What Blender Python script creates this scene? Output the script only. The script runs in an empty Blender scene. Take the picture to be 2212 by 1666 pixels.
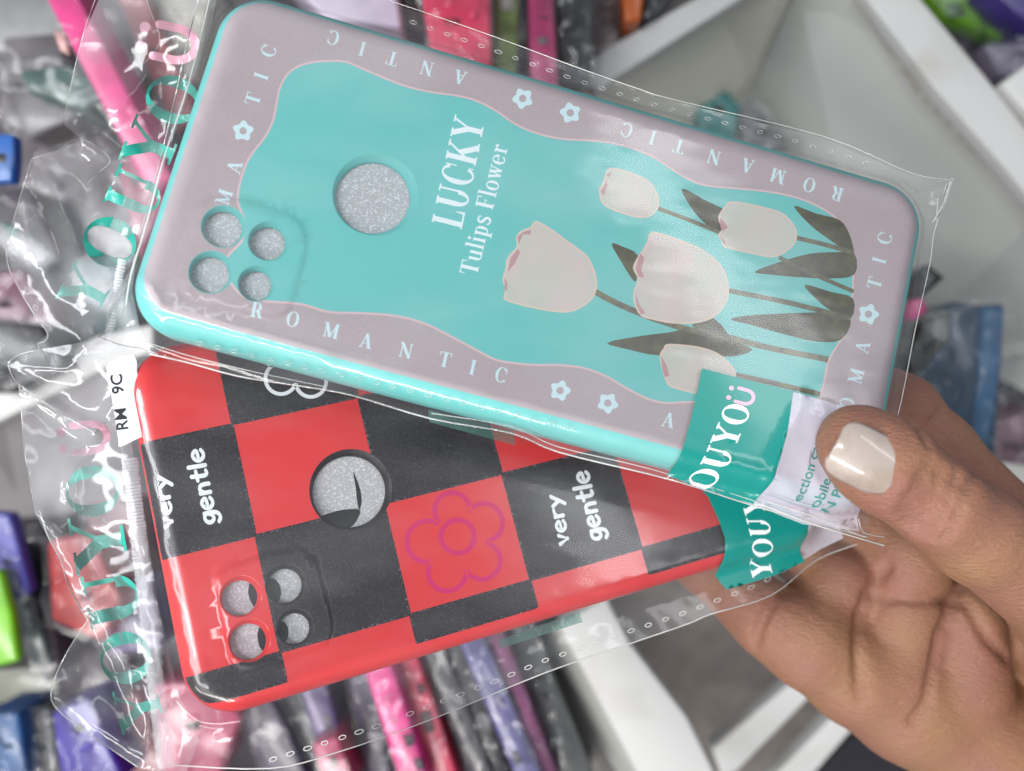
import bpy, bmesh, math, random
import numpy as np
from mathutils import Vector, Matrix
from mathutils.geometry import delaunay_2d_cdt
random.seed(4)
S = bpy.context.scene
COL = S.collection
# ------------------------------------------------------------------ camera, world, lamps, exposure
CAMZ = 0.62
HF = math.radians(31)
FP = 1106 / math.tan(HF)              # focal length in photo units (photo taken as 2212 x 1666)
cd = bpy.data.cameras.new('camera')
cam = bpy.data.objects.new('camera', cd); COL.objects.link(cam)
cam.location = (0, 0, CAMZ)
cd.sensor_width = 36; cd.lens = 18 / math.tan(HF)
cd.clip_start = 0.01; cd.clip_end = 20
cd.dof.use_dof = True; cd.dof.focus_distance = 0.195; cd.dof.aperture_fstop = 7.8
S.camera = cam
W = bpy.data.worlds.new('World'); S.world = W; W.use_nodes = True
bg = W.node_tree.nodes['Background']
bg.inputs[0].default_value = (0.80, 0.86, 1.0, 1); bg.inputs[1].default_value = 0.34

def area(name, loc, target, sx, sy, power, col):
    l = bpy.data.lights.new(name, 'AREA'); l.shape = 'RECTANGLE'; l.size = sx; l.size_y = sy
    l.energy = power; l.color = col
    o = bpy.data.objects.new(name, l); COL.objects.link(o)
    o.location = loc
    o.rotation_euler = (Vector(target) - Vector(loc)).to_track_quat('-Z', 'Y').to_euler()
    return o
area('ceiling_lamp', (-0.40, -0.62, 1.35), (-0.05, 0, 0.4), 1.0, 0.14, 14.0, (1.0, 0.97, 0.93))
area('ceiling_lamp', (-0.52, 0.10, 1.12), (-0.05, 0, 0.4), 0.14, 0.9, 8.8, (0.95, 0.97, 1.0))
area('ceiling_lamp', (0.9, 0.5, 1.9), (0, 0, 0.4), 1.2, 0.16, 5.0, (0.97, 0.98, 1.0))
S.view_settings.view_transform = 'Standard'; S.view_settings.look = 'None'
S.view_settings.exposure = 0.0; S.view_settings.gamma = 1
S.render.engine = 'CYCLES'
S.cycles.use_denoising = True
S.cycles.transparent_max_bounces = 40
S.cycles.max_bounces = 8
S.cycles.sample_clamp_indirect = 4

# ------------------------------------------------------------------ materials
def mat(name, col, rough=0.5, spec=0.5, coat=0, var=None, bump=None, sss=0, emit=None, alpha=None):
    m = bpy.data.materials.new(name); m.use_nodes = True
    nt = m.node_tree; p = nt.nodes['Principled BSDF']
    p.inputs['Base Color'].default_value = (*col, 1)
    p.inputs['Roughness'].default_value = rough
    p.inputs['Specular IOR Level'].default_value = spec
    p.inputs['Coat Weight'].default_value = coat
    p.inputs['Coat Roughness'].default_value = 0.08
    if sss:
        p.inputs['Subsurface Weight'].default_value = sss
        p.inputs['Subsurface Radius'].default_value = (1, 0.35, 0.2)
        p.inputs['Subsurface Scale'].default_value = 0.004
    tc = nt.nodes.new('ShaderNodeTexCoord')
    if var:                                   # (scale, second colour, lo, hi)
        n = nt.nodes.new('ShaderNodeTexNoise'); n.inputs['Scale'].default_value = var[0]; n.inputs['Detail'].default_value = 6
        nt.links.new(tc.outputs['Object'], n.inputs['Vector'])
        r = nt.nodes.new('ShaderNodeMapRange'); r.inputs[1].default_value = var[2]; r.inputs[2].default_value = var[3]
        nt.links.new(n.outputs[0], r.inputs[0])
        mx = nt.nodes.new('ShaderNodeMix'); mx.data_type = 'RGBA'
        mx.inputs[6].default_value = (*col, 1); mx.inputs[7].default_value = (*var[1], 1)
        nt.links.new(r.outputs[0], mx.inputs[0]); nt.links.new(mx.outputs[2], p.inputs['Base Color'])
    if bump:                                  # (scale, strength, distance)
        n = nt.nodes.new('ShaderNodeTexNoise'); n.inputs['Scale'].default_value = bump[0]; n.inputs['Detail'].default_value = 4
        nt.links.new(tc.outputs['Object'], n.inputs['Vector'])
        b = nt.nodes.new('ShaderNodeBump'); b.inputs['Strength'].default_value = bump[1]; b.inputs['Distance'].default_value = bump[2]
        nt.links.new(n.outputs[0], b.inputs['Height']); nt.links.new(b.outputs[0], p.inputs['Normal'])
    return m

def film(name, veil=0.05, tint=(1, 1, 1), rough=0.06, bumps=(420, 0.35, 0.0006), gain=1.0, vcol=(0.85, 0.87, 0.9), stretch=(1, 1, 1), vary=2.6):
    m = bpy.data.materials.new(name); m.use_nodes = True
    nt = m.node_tree; N = nt.nodes; L = nt.links
    N.remove(N['Principled BSDF']); out = N['Material Output']
    tc = N.new('ShaderNodeTexCoord'); mp = N.new('ShaderNodeMapping'); mp.inputs['Scale'].default_value = stretch
    L.new(tc.outputs['Object'], mp.inputs[0])
    n = N.new('ShaderNodeTexNoise'); n.inputs['Scale'].default_value = bumps[0]; n.inputs['Detail'].default_value = 2
    L.new(mp.outputs[0], n.inputs['Vector'])
    b = N.new('ShaderNodeBump'); b.inputs['Strength'].default_value = bumps[1]; b.inputs['Distance'].default_value = bumps[2]
    L.new(n.outputs[0], b.inputs['Height'])
    fr = N.new('ShaderNodeFresnel'); fr.inputs[0].default_value = 1.5; L.new(b.outputs[0], fr.inputs['Normal'])
    g = N.new('ShaderNodeMath'); g.operation = 'MULTIPLY'; g.inputs[1].default_value = gain; g.use_clamp = True
    L.new(fr.outputs[0], g.inputs[0])
    tr = N.new('ShaderNodeBsdfTransparent'); tr.inputs[0].default_value = (*tint, 1)
    gl = N.new('ShaderNodeBsdfGlossy'); gl.inputs['Roughness'].default_value = rough; L.new(b.outputs[0], gl.inputs['Normal'])
    df = N.new('ShaderNodeBsdfDiffuse'); df.inputs[0].default_value = (*vcol, 1)
    hz = N.new('ShaderNodeTexNoise'); hz.inputs['Scale'].default_value = 28; hz.inputs['Detail'].default_value = 5; L.new(mp.outputs[0], hz.inputs['Vector'])  # uneven veil paints soft sheen into the film
    hr = N.new('ShaderNodeMapRange'); hr.inputs[1].default_value = .42; hr.inputs[2].default_value = .72; hr.inputs[3].default_value = veil * .6; hr.inputs[4].default_value = veil * vary
    L.new(hz.outputs[0], hr.inputs[0])
    m1 = N.new('ShaderNodeMixShader'); L.new(hr.outputs[0], m1.inputs[0])
    L.new(tr.outputs[0], m1.inputs[1]); L.new(df.outputs[0], m1.inputs[2])
    m2 = N.new('ShaderNodeMixShader'); L.new(g.outputs[0], m2.inputs[0])
    L.new(m1.outputs[0], m2.inputs[1]); L.new(gl.outputs[0], m2.inputs[2])
    L.new(m2.outputs[0], out.inputs[0])
    return m

def glitter(name, base, bright, scale, rough=0.35, thr=0.02):
    m = mat(name, base, rough)
    nt = m.node_tree; p = nt.nodes['Principled BSDF']
    tc = nt.nodes.new('ShaderNodeTexCoord')
    v = nt.nodes.new('ShaderNodeTexVoronoi'); v.inputs['Scale'].default_value = scale
    nt.links.new(tc.outputs['Object'], v.inputs['Vector'])
    sp = nt.nodes.new('ShaderNodeSeparateColor'); nt.links.new(v.outputs['Color'], sp.inputs[0])
    r = nt.nodes.new('ShaderNodeMapRange'); r.inputs[1].default_value = 1 - thr * 6; r.inputs[2].default_value = 1
    nt.links.new(sp.outputs[0], r.inputs[0])
    mx = nt.nodes.new('ShaderNodeMix'); mx.data_type = 'RGBA'
    mx.inputs[6].default_value = (*base, 1); mx.inputs[7].default_value = (*bright, 1)
    nt.links.new(r.outputs[0], mx.inputs[0]); nt.links.new(mx.outputs[2], p.inputs['Base Color'])
    b = nt.nodes.new('ShaderNodeBump'); b.inputs['Strength'].default_value = 0.5; b.inputs['Distance'].default_value = 0.0003
    nt.links.new(sp.outputs[1], b.inputs['Height']); nt.links.new(b.outputs[0], p.inputs['Normal'])
    return m

M = {}
M['teal'] = mat('teal_plastic', (0.15, 0.54, 0.515), 0.42, 0.4, bump=(900, 0.03, 0.0003))
M['lavender'] = mat('lavender_print', (0.47, 0.395, 0.41), 0.38, 0.4, coat=0.15, var=(2500, (0.43, 0.36, 0.375), 0.35, 0.65))
M['pinkline'] = mat('pink_line', (0.72, 0.49, 0.50), 0.4)
M['pale'] = mat('pale_print', (0.60, 0.80, 0.83), 0.45)
M['white'] = mat('white_print', (0.84, 0.88, 0.90), 0.4)
M['petal'] = mat('petal_print', (0.54, 0.55, 0.48), 0.5, var=(110, (0.62, 0.53, 0.50), 0.38, 0.62))
M['petaledge'] = mat('petal_edge_print', (0.72, 0.56, 0.47), 0.5)
M['petalpink'] = mat('petal_pink_print', (0.50, 0.28, 0.29), 0.5)
M['petalfold'] = mat('petal_fold_print', (0.60, 0.58, 0.49), 0.5)
M['leaf'] = mat('leaf_print', (0.092, 0.092, 0.030), 0.5, var=(420, (0.05, 0.046, 0.022), 0.35, 0.65))
M['stem'] = mat('stem_print', (0.17, 0.17, 0.08), 0.5, var=(500, (0.09, 0.08, 0.05), 0.35, 0.65))
M['red'] = mat('red_plastic', (0.69, 0.040, 0.040), 0.26, 0.5, coat=0.3, var=(60, (0.68, 0.034, 0.038), 0.3, 0.7))
M['black'] = glitter('black_speckled_plastic', (0.019, 0.016, 0.019), (0.075, 0.07, 0.08), 5200, 0.34, 0.03)
M['edgeline'] = glitter('dark_raised_line', (0.014, 0.013, 0.016), (0.20, 0.20, 0.24), 4200, 0.3, 0.035)
M['magenta'] = mat('magenta_print', (0.58, 0.004, 0.13), 0.35, coat=0.1)
M['foam'] = glitter('glitter_foam', (0.47, 0.47, 0.485), (0.78, 0.78, 0.80), 3400, 0.4, 0.055)
M['dark'] = mat('dark_gap', (0.02, 0.02, 0.022), 0.25)
M['film'] = film('clear_film', 0.034, bumps=(38, 0.35, 0.0012), stretch=(1, 2.2, 1), gain=0.8, rough=0.11)
M['filmred'] = film('clear_sleeve_film', 0.022, bumps=(38, 0.22, 0.0010), stretch=(1, 2.2, 1), gain=0.6, rough=0.10)
M['film2'] = film('clear_crumpled_film', 0.085, bumps=(70, 0.2, 0.0008), rough=0.12, gain=0.95)
M['filmbg'] = film('wrapper_film', 0.03, bumps=(60, 0.25, 0.0014), rough=0.14, gain=0.55)
M['bead'] = film('film_edge', 0.30, gain=2.2, rough=0.15, vcol=(0.95, 0.95, 0.9))
M['crimp'] = film('crimped_film', 0.20, gain=1.1, rough=0.2, bumps=(300, 0.3, 0.0004))
M['green'] = mat('green_band_print', (0.004, 0.23, 0.195), 0.3, 0.5, coat=0.4)
M['letgreen'] = mat('green_letter_print', (0.02, 0.36, 0.28), 0.35, coat=0.3)
M['letpink'] = mat('pink_letter_print', (0.86, 0.40, 0.52), 0.35, coat=0.3)
M['letred'] = mat('coral_letter_print', (0.78, 0.16, 0.18), 0.35, coat=0.3)
M['textgreen'] = mat('dark_green_text', (0.06, 0.24, 0.21), 0.4)
M['paleband'] = film('translucent_white_band', 0.68, gain=0.8, vcol=(0.66, 0.63, 0.72), rough=0.15, vary=1.15)
M['tintgreen'] = film('green_tinted_film', 0.22, tint=(0.45, 0.62, 0.58), vcol=(0.2, 0.42, 0.36), gain=0.6)
M['sticker'] = mat('white_sticker', (0.80, 0.82, 0.88), 0.45)
M['ink'] = mat('black_ink', (0.012, 0.012, 0.014), 0.5)
M['nail'] = mat('pearly_nail_polish', (0.36, 0.30, 0.26), 0.4, 0.6, coat=0.6, var=(90, (0.28, 0.205, 0.16), 0.46, 0.72), bump=(300, 0.5, 0.0005))
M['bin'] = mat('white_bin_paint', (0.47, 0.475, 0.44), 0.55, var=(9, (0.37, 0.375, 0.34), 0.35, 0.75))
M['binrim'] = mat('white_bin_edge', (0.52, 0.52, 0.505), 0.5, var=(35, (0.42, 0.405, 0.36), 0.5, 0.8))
M['binwarmlit'] = mat('cream_bin_paint_lightened', (0.72, 0.71, 0.58), 0.55, var=(9, (0.62, 0.62, 0.52), 0.35, 0.75))  # extra light put into the colour for a wall turned from the lamps
M['grimeshadow'] = mat('brown_grime_shadow', (0.27, 0.25, 0.20), 0.8, var=(300, (0.48, 0.46, 0.40), 0.4, 0.6))  # dirt colour with the rim's shadow mixed in
M['floor'] = mat('shaded_shelf_board', (0.12, 0.105, 0.095), 0.7, var=(12, (0.07, 0.06, 0.06), 0.3, 0.7))  # dark tone puts the interior's shade into the board colour

# ------------------------------------------------------------------ helpers
def P(x, y, d):                                # a point of the place: where photo ray (x, y) reaches depth d (m)
    return Vector(((x - 1106) / FP * d, -(y - 833) / FP * d, CAMZ - d))

def link(o, parent=None):
    COL.objects.link(o)
    if parent: o.parent = parent
    return o

def tag(o, label=None, cat=None, group=None, kind=None):
    if label: o['label'] = label
    if cat: o['category'] = cat
    if group: o['group'] = group
    if kind: o['kind'] = kind
    return o

def empty(name, loc=(0, 0, 0)):
    o = bpy.data.objects.new(name, None); o.location = loc; o.empty_display_size = 0.02
    return link(o)

def mesh(name, verts, faces, mats, parent=None, mi=None, smooth=True):
    """verts in world coordinates; re-expressed relative to the parent empty."""
    off = Vector(parent.location) if parent else Vector((0, 0, 0))
    p = parent.parent if parent else None
    while p: off = off + Vector(p.location); p = p.parent
    me = bpy.data.meshes.new(name)
    vs = np.asarray(verts, float).reshape(-1, 3)
    if parent is None:
        org = vs.mean(0); vs = vs - org
    else: org = None; vs = vs - np.array(off)
    me.from_pydata(vs.tolist(), [], [list(map(int, f)) for f in faces])
    for m in mats: me.materials.append(m)
    if mi is not None: me.polygons.foreach_set('material_index', np.asarray(mi, np.int32))
    me.polygons.foreach_set('use_smooth', np.full(len(me.polygons), smooth))
    me.update()
    o = bpy.data.objects.new(name, me)
    if org is not None: o.location = org
    return link(o, parent)

class Frame:
    """a plane held in front of the camera; local units are millimetres"""
    def __init__(s, rv, t, k=1.0):
        r = np.array(rv); a = np.linalg.norm(r); q = r / a
        K = np.array([[0, -q[2], q[1]], [q[2], 0, -q[0]], [-q[1], q[0], 0]])
        s.M = np.eye(3) + math.sin(a) * K + (1 - math.cos(a)) * K @ K
        s.t = np.array(t) * k
    def W(s, pts):                             # local mm (N,3) -> world m
        p = np.asarray(pts, float).reshape(-1, 3) / 1000
        w = (s.M @ p.T).T + s.t; w[:, 2] += CAMZ
        return w
    def inv(s, px, h=0.0):                     # photo points -> local (u, v) mm on the plane at height h
        px = np.asarray(px, float).reshape(-1, 2)
        d = np.stack([(px[:, 0] - 1106) / FP, -(px[:, 1] - 833) / FP, -np.ones(len(px))], 1)
        n = s.M[:, 2]; t = s.t + n * (np.broadcast_to(h, (len(px),))[:, None] / 1000)
        k = (t @ n) / (d @ n)
        return (s.M.T @ (d * k[:, None] - t).T).T[:, :2] * 1000
    def fit(s, uv, h, zf):                     # film folds rise and fall: keep each point's direction from the plane h
        w = s.W(np.c_[uv, np.full(len(uv), h)]); w[:, 2] -= CAMZ
        px = np.stack([1106 + FP * w[:, 0] / -w[:, 2], 833 - FP * w[:, 1] / -w[:, 2]], 1); u = np.array(uv)
        for _ in range(4):
            z = zf(u); u = .5 * u + .5 * s.inv(px, z)
        return np.c_[s.inv(px, z), z]

def inpoly(p, poly):
    poly = np.asarray(poly); x, y = p[:, 0], p[:, 1]
    r = np.zeros(len(p), bool)
    bb = (x >= poly[:, 0].min()) & (x <= poly[:, 0].max()) & (y >= poly[:, 1].min()) & (y <= poly[:, 1].max())
    idx = np.nonzero(bb)[0]
    if not len(idx): return r
    X = x[idx][:, None]; Y = y[idx][:, None]
    a = poly; b = np.roll(poly, -1, 0)
    with np.errstate(divide='ignore', invalid='ignore'):
        c = ((a[:, 1] > Y) != (b[:, 1] > Y)) & (X < (b[:, 0] - a[:, 0]) * (Y - a[:, 1]) / (b[:, 1] - a[:, 1]) + a[:, 0])
    r[idx] = c.sum(1) % 2 == 1
    return r

def arrange(outer, holes, regions, spacing, extra=(), fine=None):
    """triangulates a sheet; regions = [(polygons, material index)], later ones win. -> verts2d, faces, mat index"""
    V = []; E = []
    def add(poly, closed=True):
        i = len(V); n = len(poly); V.extend([tuple(map(float, q)) for q in poly])
        E.extend([(i + k, i + (k + 1) % n) for k in range(n if closed else n - 1)])
    for o in outer: add(o)
    for h in holes: add(h)
    for polys, _ in regions:
        for q in polys: add(q)
    for q in extra: add(q)
    al = np.concatenate([np.asarray(o) for o in outer]); lo = al.min(0); hi = al.max(0)
    gx, gy = np.meshgrid(np.arange(lo[0], hi[0], spacing), np.arange(lo[1], hi[1], spacing))
    g = np.stack([gx.ravel(), gy.ravel()], 1)
    rs = np.random.RandomState(3); g = g + rs.uniform(-.18, .18, g.shape) * spacing
    k = np.zeros(len(g), bool)
    for o in outer: k |= inpoly(g, o)
    for h in holes: k &= ~inpoly(g, h)
    V.extend(map(tuple, g[k]))
    r = delaunay_2d_cdt([Vector(v) for v in V], E, [], 0, 1e-5)
    v = np.array([tuple(q) for q in r[0]]); f = np.array([list(q) for q in r[2]])
    c = v[f].mean(1)
    keep = np.zeros(len(f), bool)
    for o in outer: keep |= inpoly(c, o)
    for h in holes: keep &= ~inpoly(c, h)
    f = f[keep]; c = c[keep]
    mi = np.zeros(len(f), int)
    for polys, m in regions:
        ins = np.zeros(len(c), bool)
        for q in polys: ins |= inpoly(c, q)
        mi[ins] = m
    return v, f, mi

def compact(v, f):
    u, inv = np.unique(f, return_inverse=True)
    return v[u], inv.reshape(f.shape)

def circle(c, r, n=40, ry=None):
    a = np.linspace(0, 2 * math.pi, n, endpoint=False)
    return np.stack([c[0] + r * np.cos(a), c[1] + (ry or r) * np.sin(a)], 1)

def rrect(cx, cy, hl, hw, r, step=1.5):
    pts = []
    for sx, sy, a0 in ((1, 1, 0), (-1, 1, 90), (-1, -1, 180), (1, -1, 270)):
        for a in np.linspace(a0, a0 + 90, 14):
            pts.append((cx + sx * (hl - r) + r * math.cos(math.radians(a)), cy + sy * (hw - r) + r * math.sin(math.radians(a))))
    return resample(np.array(pts), step)

def resample(p, step, closed=True):
    p = np.asarray(p, float); out = []
    n = len(p)
    for i in range(n if closed else n - 1):
        a = p[i]; b = p[(i + 1) % n]; m = max(1, int(np.linalg.norm(b - a) / step))
        for k in range(m): out.append(a + (b - a) * k / m)
    if not closed: out.append(p[-1])
    return np.array(out)

def smoothp(p, n=5, closed=True):
    """Catmull-Rom"""
    p = np.asarray(p, float); N = len(p); out = []
    rng = range(N) if closed else range(N - 1)
    for i in rng:
        if closed: a, b, c, d = p[i - 1], p[i], p[(i + 1) % N], p[(i + 2) % N]
        else: a, b, c, d = p[max(i - 1, 0)], p[i], p[i + 1], p[min(i + 2, N - 1)]
        for k in range(n):
            t = k / n
            out.append(0.5 * (2 * b + (c - a) * t + (2 * a - 5 * b + 4 * c - d) * t * t + (3 * b - a - 3 * c + d) * t ** 3))
    if not closed: out.append(p[-1])
    return np.array(out)

def offset(p, d):
    p = np.asarray(p, float); t = np.roll(p, -1, 0) - np.roll(p, 1, 0)
    n = np.stack([t[:, 1], -t[:, 0]], 1) / (np.linalg.norm(t, axis=1)[:, None] + 1e-9)
    area_ = 0.5 * np.sum(p[:, 0] * np.roll(p[:, 1], -1) - np.roll(p[:, 0], -1) * p[:, 1])
    return p + n * d * (1 if area_ > 0 else -1)

def strip(pts, ws, cap=False):
    """polyline with a width per vertex -> polygon(s)"""
    p = np.asarray(pts, float)
    w = np.full(len(p), ws, float) if np.isscalar(ws) else np.asarray(ws, float)
    t = np.gradient(p, axis=0); t /= np.linalg.norm(t, axis=1)[:, None] + 1e-12
    n = np.stack([-t[:, 1], t[:, 0]], 1)
    out = [np.concatenate([p + n * w[:, None] / 2, (p - n * w[:, None] / 2)[::-1]])]
    if cap:
        out += [circle(p[0], w[0] / 2 * .999, 10), circle(p[-1], w[-1] / 2 * .999, 10)]
    return out

def tube(pts, r, n=6):
    """world-space tube through 3-D points"""
    pts = [Vector(q) for q in pts]; V = []; F = []
    for i, q in enumerate(pts):
        t = (pts[min(i + 1, len(pts) - 1)] - pts[max(i - 1, 0)]).normalized()
        a = t.cross(Vector((0, 0, 1)));
        if a.length < 1e-4: a = Vector((1, 0, 0))
        a.normalize(); b = t.cross(a)
        rr = r[i] if not np.isscalar(r) else r
        for k in range(n):
            g = 2 * math.pi * k / n; V.append(q + a * rr * math.cos(g) + b * rr * math.sin(g))
    for i in range(len(pts) - 1):
        for k in range(n):
            F.append((i * n + k, i * n + (k + 1) % n, (i + 1) * n + (k + 1) % n, (i + 1) * n + k))
    return V, F

class Acc:
    def __init__(s): s.V = []; s.F = []; s.mi = []; s.each = []
    def add(s, V, F, m=0):
        s.each.append(([tuple(v) for v in V], [tuple(int(i) for i in f) for f in F])); b = len(s.V); s.V.extend([tuple(v) for v in V]); s.F.extend([tuple(int(i) + b for i in f) for f in F]); s.mi.extend([m] * len(F))
    def parts(s, name, m, parent):
        for V, F in s.each: mesh(name, V, F, [m], parent)
    def build(s, name, mats, parent=None, smooth=True): return mesh(name, s.V, s.F, mats, parent, s.mi, smooth)

# ------------------------------------------------------------------ letters as polygons (cap height 1, baseline 0)
TH, TN = 0.205, 0.055
def bar(x0, y0, x1, y1, w, w2=None):
    return strip([(x0, y0), (x1, y1)], [w, w if w2 is None else w2])
def serif(x, y, w=0.34): return bar(x - w / 2, y, x + w / 2, y, TN)
def bowl(cx, cy, rx, ry, a0, a1, th=TH, tn=TN, n=22):
    a = np.radians(np.linspace(a0, a1, n))
    w = tn + (th - tn) * np.abs(np.cos(a)) ** 1.6
    return strip(np.stack([cx + (rx - w / 2) * np.cos(a), cy + (ry - w / 2) * np.sin(a)], 1), w)
def glyph(ch, th=None):
    h = TN / 2
    if ch == 'O': return bowl(.42, .5, .42, .53, 0, 358, n=36), .90
    if ch == 'C': return bowl(.42, .5, .42, .53, 42, 318, n=32) + bar(.74, .60, .74, .95, .05) + bar(.74, .02, .74, .2, .03), .84
    if ch == 'U': return (bar(.18, .97, .18, .34, TH) + bowl(.42, .36, .335, .39, 180, 360, TH * .9) + bar(.70, .97, .70, .34, TN + .02) + serif(.18, 1 - h) + serif(.70, 1 - h, .28)), .92
    if ch == 'Y': return (bar(.14, .97, .44, .45, TH) + bar(.74, .97, .46, .47, TN + .02) + bar(.43, .52, .43, 0, TH) + serif(.16, 1 - h, .36) + serif(.74, 1 - h, .28) + serif(.43, h, .4)), .90
    if ch == 'L': return bar(.2, 1, .2, 0, TH) + serif(.2, 1 - h) + bar(.02, h, .68, h, TN) + strip([(.66, 0), (.68, .32)], [.12, .03]), .76
    if ch == 'K': return bar(.2, 1, .2, 0, TH) + serif(.2, 1 - h) + serif(.2, h) + bar(.28, .40, .72, .97, TN + .02) + bar(.42, .58, .76, .02, TH) + serif(.72, 1 - h, .28) + serif(.76, h, .34), .95
    if ch == 'I': return bar(.2, 1, .2, 0, TH) + serif(.2, 1 - h) + serif(.2, h), .42
    if ch == 'T': return bar(.4, 1, .4, 0, TH) + serif(.4, h) + bar(.03, 1 - h, .77, 1 - h, TN) + strip([(.05, 1), (.02, .70)], [.1, .03]) + strip([(.75, 1), (.78, .70)], [.1, .03]), .82
    if ch == 'N': return bar(.15, 1, .15, 0, TN + .02) + bar(.12, .97, .74, .02, TH) + bar(.74, 1, .74, 0, TN + .02) + serif(.11, 1 - h, .22) + serif(.15, h, .26) + serif(.74, 1 - h, .26), .92
    if ch == 'A': return bar(.42, .98, .14, .02, TN + .02) + bar(.42, .98, .72, .02, TH) + bar(.24, .33, .62, .33, TN) + serif(.14, h, .26) + serif(.72, h, .34), .86
    if ch == 'M': return bar(.15, 1, .15, 0, TN + .02) + bar(.16, .97, .50, .04, TH) + bar(.50, .04, .84, .97, TN + .02) + bar(.86, 1, .86, 0, TH) + serif(.1, 1 - h, .24) + serif(.15, h, .26) + serif(.88, 1 - h, .26) + serif(.86, h, .32), 1.04
    if ch == 'R': return bar(.2, 1, .2, 0, TH) + serif(.2, 1 - h) + serif(.2, h) + bar(.2, 1 - h, .42, 1 - h, TN) + bar(.2, .50, .42, .50, TN) + bowl(.42, .735, .27, .265, -90, 90) + bar(.46, .5, .68, .03, TH) + serif(.72, h, .2), .86
    if ch == 'F': return bar(.2, 1, .2, 0, TH) + serif(.2, h) + bar(.02, 1 - h, .66, 1 - h, TN) + bar(.2, .52, .5, .52, TN) + strip([(.64, 1), (.67, .72)], [.1, .03]) + bar(.5, .42, .5, .62, .04), .72
    x = .68
    if ch == 'l': return bar(.17, 1.04, .17, 0, .16) + serif(.17, h, .3) + bar(.03, 1.02, .17, 1.02, TN), .36
    if ch == 'i': return bar(.17, x, .17, 0, .16) + serif(.17, h, .3) + bar(.03, x - h, .17, x - h, TN) + [circle((.16, .90), .095, 14)], .36
    if ch == 'u': return bar(.15, x, .15, .2, .16) + bowl(.33, .22, .25, .24, 180, 330, .14) + bar(.52, x, .52, 0, .16) + bar(.02, x - h, .15, x - h, TN) + bar(.4, x - h, .52, x - h, TN) + bar(.5, h, .68, h, TN), .70
    if ch == 'o': return bowl(.3, .33, .3, .36, 0, 358, .17, n=30), .66
    if ch == 'e': return bowl(.3, .33, .3, .36, 12, 318, .17, n=30) + bar(.08, .36, .58, .36, TN), .64
    if ch == 's': return strip(smoothp([(.46, .56), (.36, .66), (.2, .65), (.11, .54), (.16, .42), (.38, .28), (.44, .14), (.34, .01), (.17, .0), (.06, .12)], 3, False), [.05 + .11 * math.sin(math.pi * i / 27) for i in range(28)]) + bar(.47, .5, .47, .68, .04) + bar(.06, 0, .06, .2, .04), .56
    if ch == 'r': return bar(.17, x, .17, 0, .16) + serif(.17, h, .34) + bar(.02, x - h, .17, x - h, TN) + strip(smoothp([(.2, .42), (.28, .58), (.42, .65)], 3, False), .07) + [circle((.43, .58), .085, 12)], .56
    if ch == 'p': return bar(.17, x, .17, -.28, .16) + serif(.17, -.28 + h, .34) + bar(.02, x - h, .17, x - h, TN) + bowl(.34, .33, .27, .36, -140, 140, .17), .68
    if ch == 'w': return bar(.1, x, .27, .02, .15) + bar(.27, .02, .42, .6, TN + .01) + bar(.40, x, .57, .02, .15) + bar(.57, .02, .74, x, TN + .01) + serif(.1, x - h, .26) + serif(.42, x - h, .26) + serif(.75, x - h, .22), .86
    return [], .35
def hand(ch):
    """thick rounded marker letters"""
    w = .195
    D = {'v': [[(.04, .6), (.24, .02), (.44, .6)]],
         'e': [[(.06, .32), (.46, .36), (.40, .56), (.24, .62), (.08, .48), (.05, .24), (.16, .04), (.34, .0), (.48, .10)]],
         'r': [[(.08, .6), (.09, .0)], [(.09, .38), (.22, .56), (.40, .60)]],
         'y': [[(.04, .6), (.26, .12)], [(.50, .62), (.30, .2), (.08, -.26)]],
         'g': [[(.46, .52), (.30, .62), (.12, .52), (.08, .28), (.22, .10), (.40, .18), (.47, .40)], [(.48, .60), (.50, .10), (.42, -.20), (.22, -.28), (.06, -.16)]],
         'n': [[(.08, .6), (.09, .0)], [(.09, .36), (.22, .58), (.40, .52), (.46, .30), (.46, .0)]],
         't': [[(.22, .92), (.20, .2), (.28, .02), (.40, .04)], [(.02, .60), (.42, .62)]],
         'l': [[(.10, 1.0), (.10, .0)]]}
    W_ = {'v': .56, 'e': .60, 'r': .50, 'y': .58, 'g': .62, 'n': .60, 't': .50, 'l': .26}
    out = []
    for s in D[ch]:
        q = smoothp(s, 4, False) if len(s) > 3 or ch == 'r' else np.array(s, float)
        if ch == 'v': q = np.array(s, float)
        out += strip(q, w, True)
        if ch in 'v': out.append(circle(q[1], w / 2, 10))
    return out, W_[ch]
def place_px(polys, org, xd, yd):
    org = np.array(org, float); xd = np.array(xd, float); yd = np.array(yd, float)
    return [org + np.outer(p[:, 0], xd) + np.outer(p[:, 1], yd) for p in map(np.asarray, polys)]
def text_px(s, start, end, up, f=glyph, gap=0.04):
    """letters of s between two photo points on the baseline; up = cap height vector"""
    g = [f(c) if c != ' ' else ([], .32) for c in s]; tot = sum(w for _, w in g) + gap * (len(g) - 1)
    xd = (np.array(end, float) - start) / tot; x = 0; out = []
    for polys, w in g:
        if polys: out += place_px([np.asarray(p) + (x, 0) for p in polys], start, xd, up)
        x += w + gap
    return out
def letter_px(ch, c, ang, size, wide=1.0):
    """one serif letter centred at photo point c, turned by ang degrees (0 upright, photo clockwise)"""
    polys, w = glyph(ch); a = math.radians(ang)
    xd = np.array([math.cos(a), math.sin(a)]) * size * wide; yd = np.array([math.sin(a), -math.cos(a)]) * size
    return place_px(polys, np.array(c) - xd * (w - .04) / 2 - yd * .5, xd, yd)
def daisy(c, r, rot=0):
    a = np.linspace(0, 2 * math.pi, 50, endpoint=False)
    rr = r * (0.86 + 0.14 * np.cos(5 * (a + rot)))
    return np.stack([c[0] + rr * np.cos(a), c[1] + rr * np.sin(a)], 1)

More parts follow.
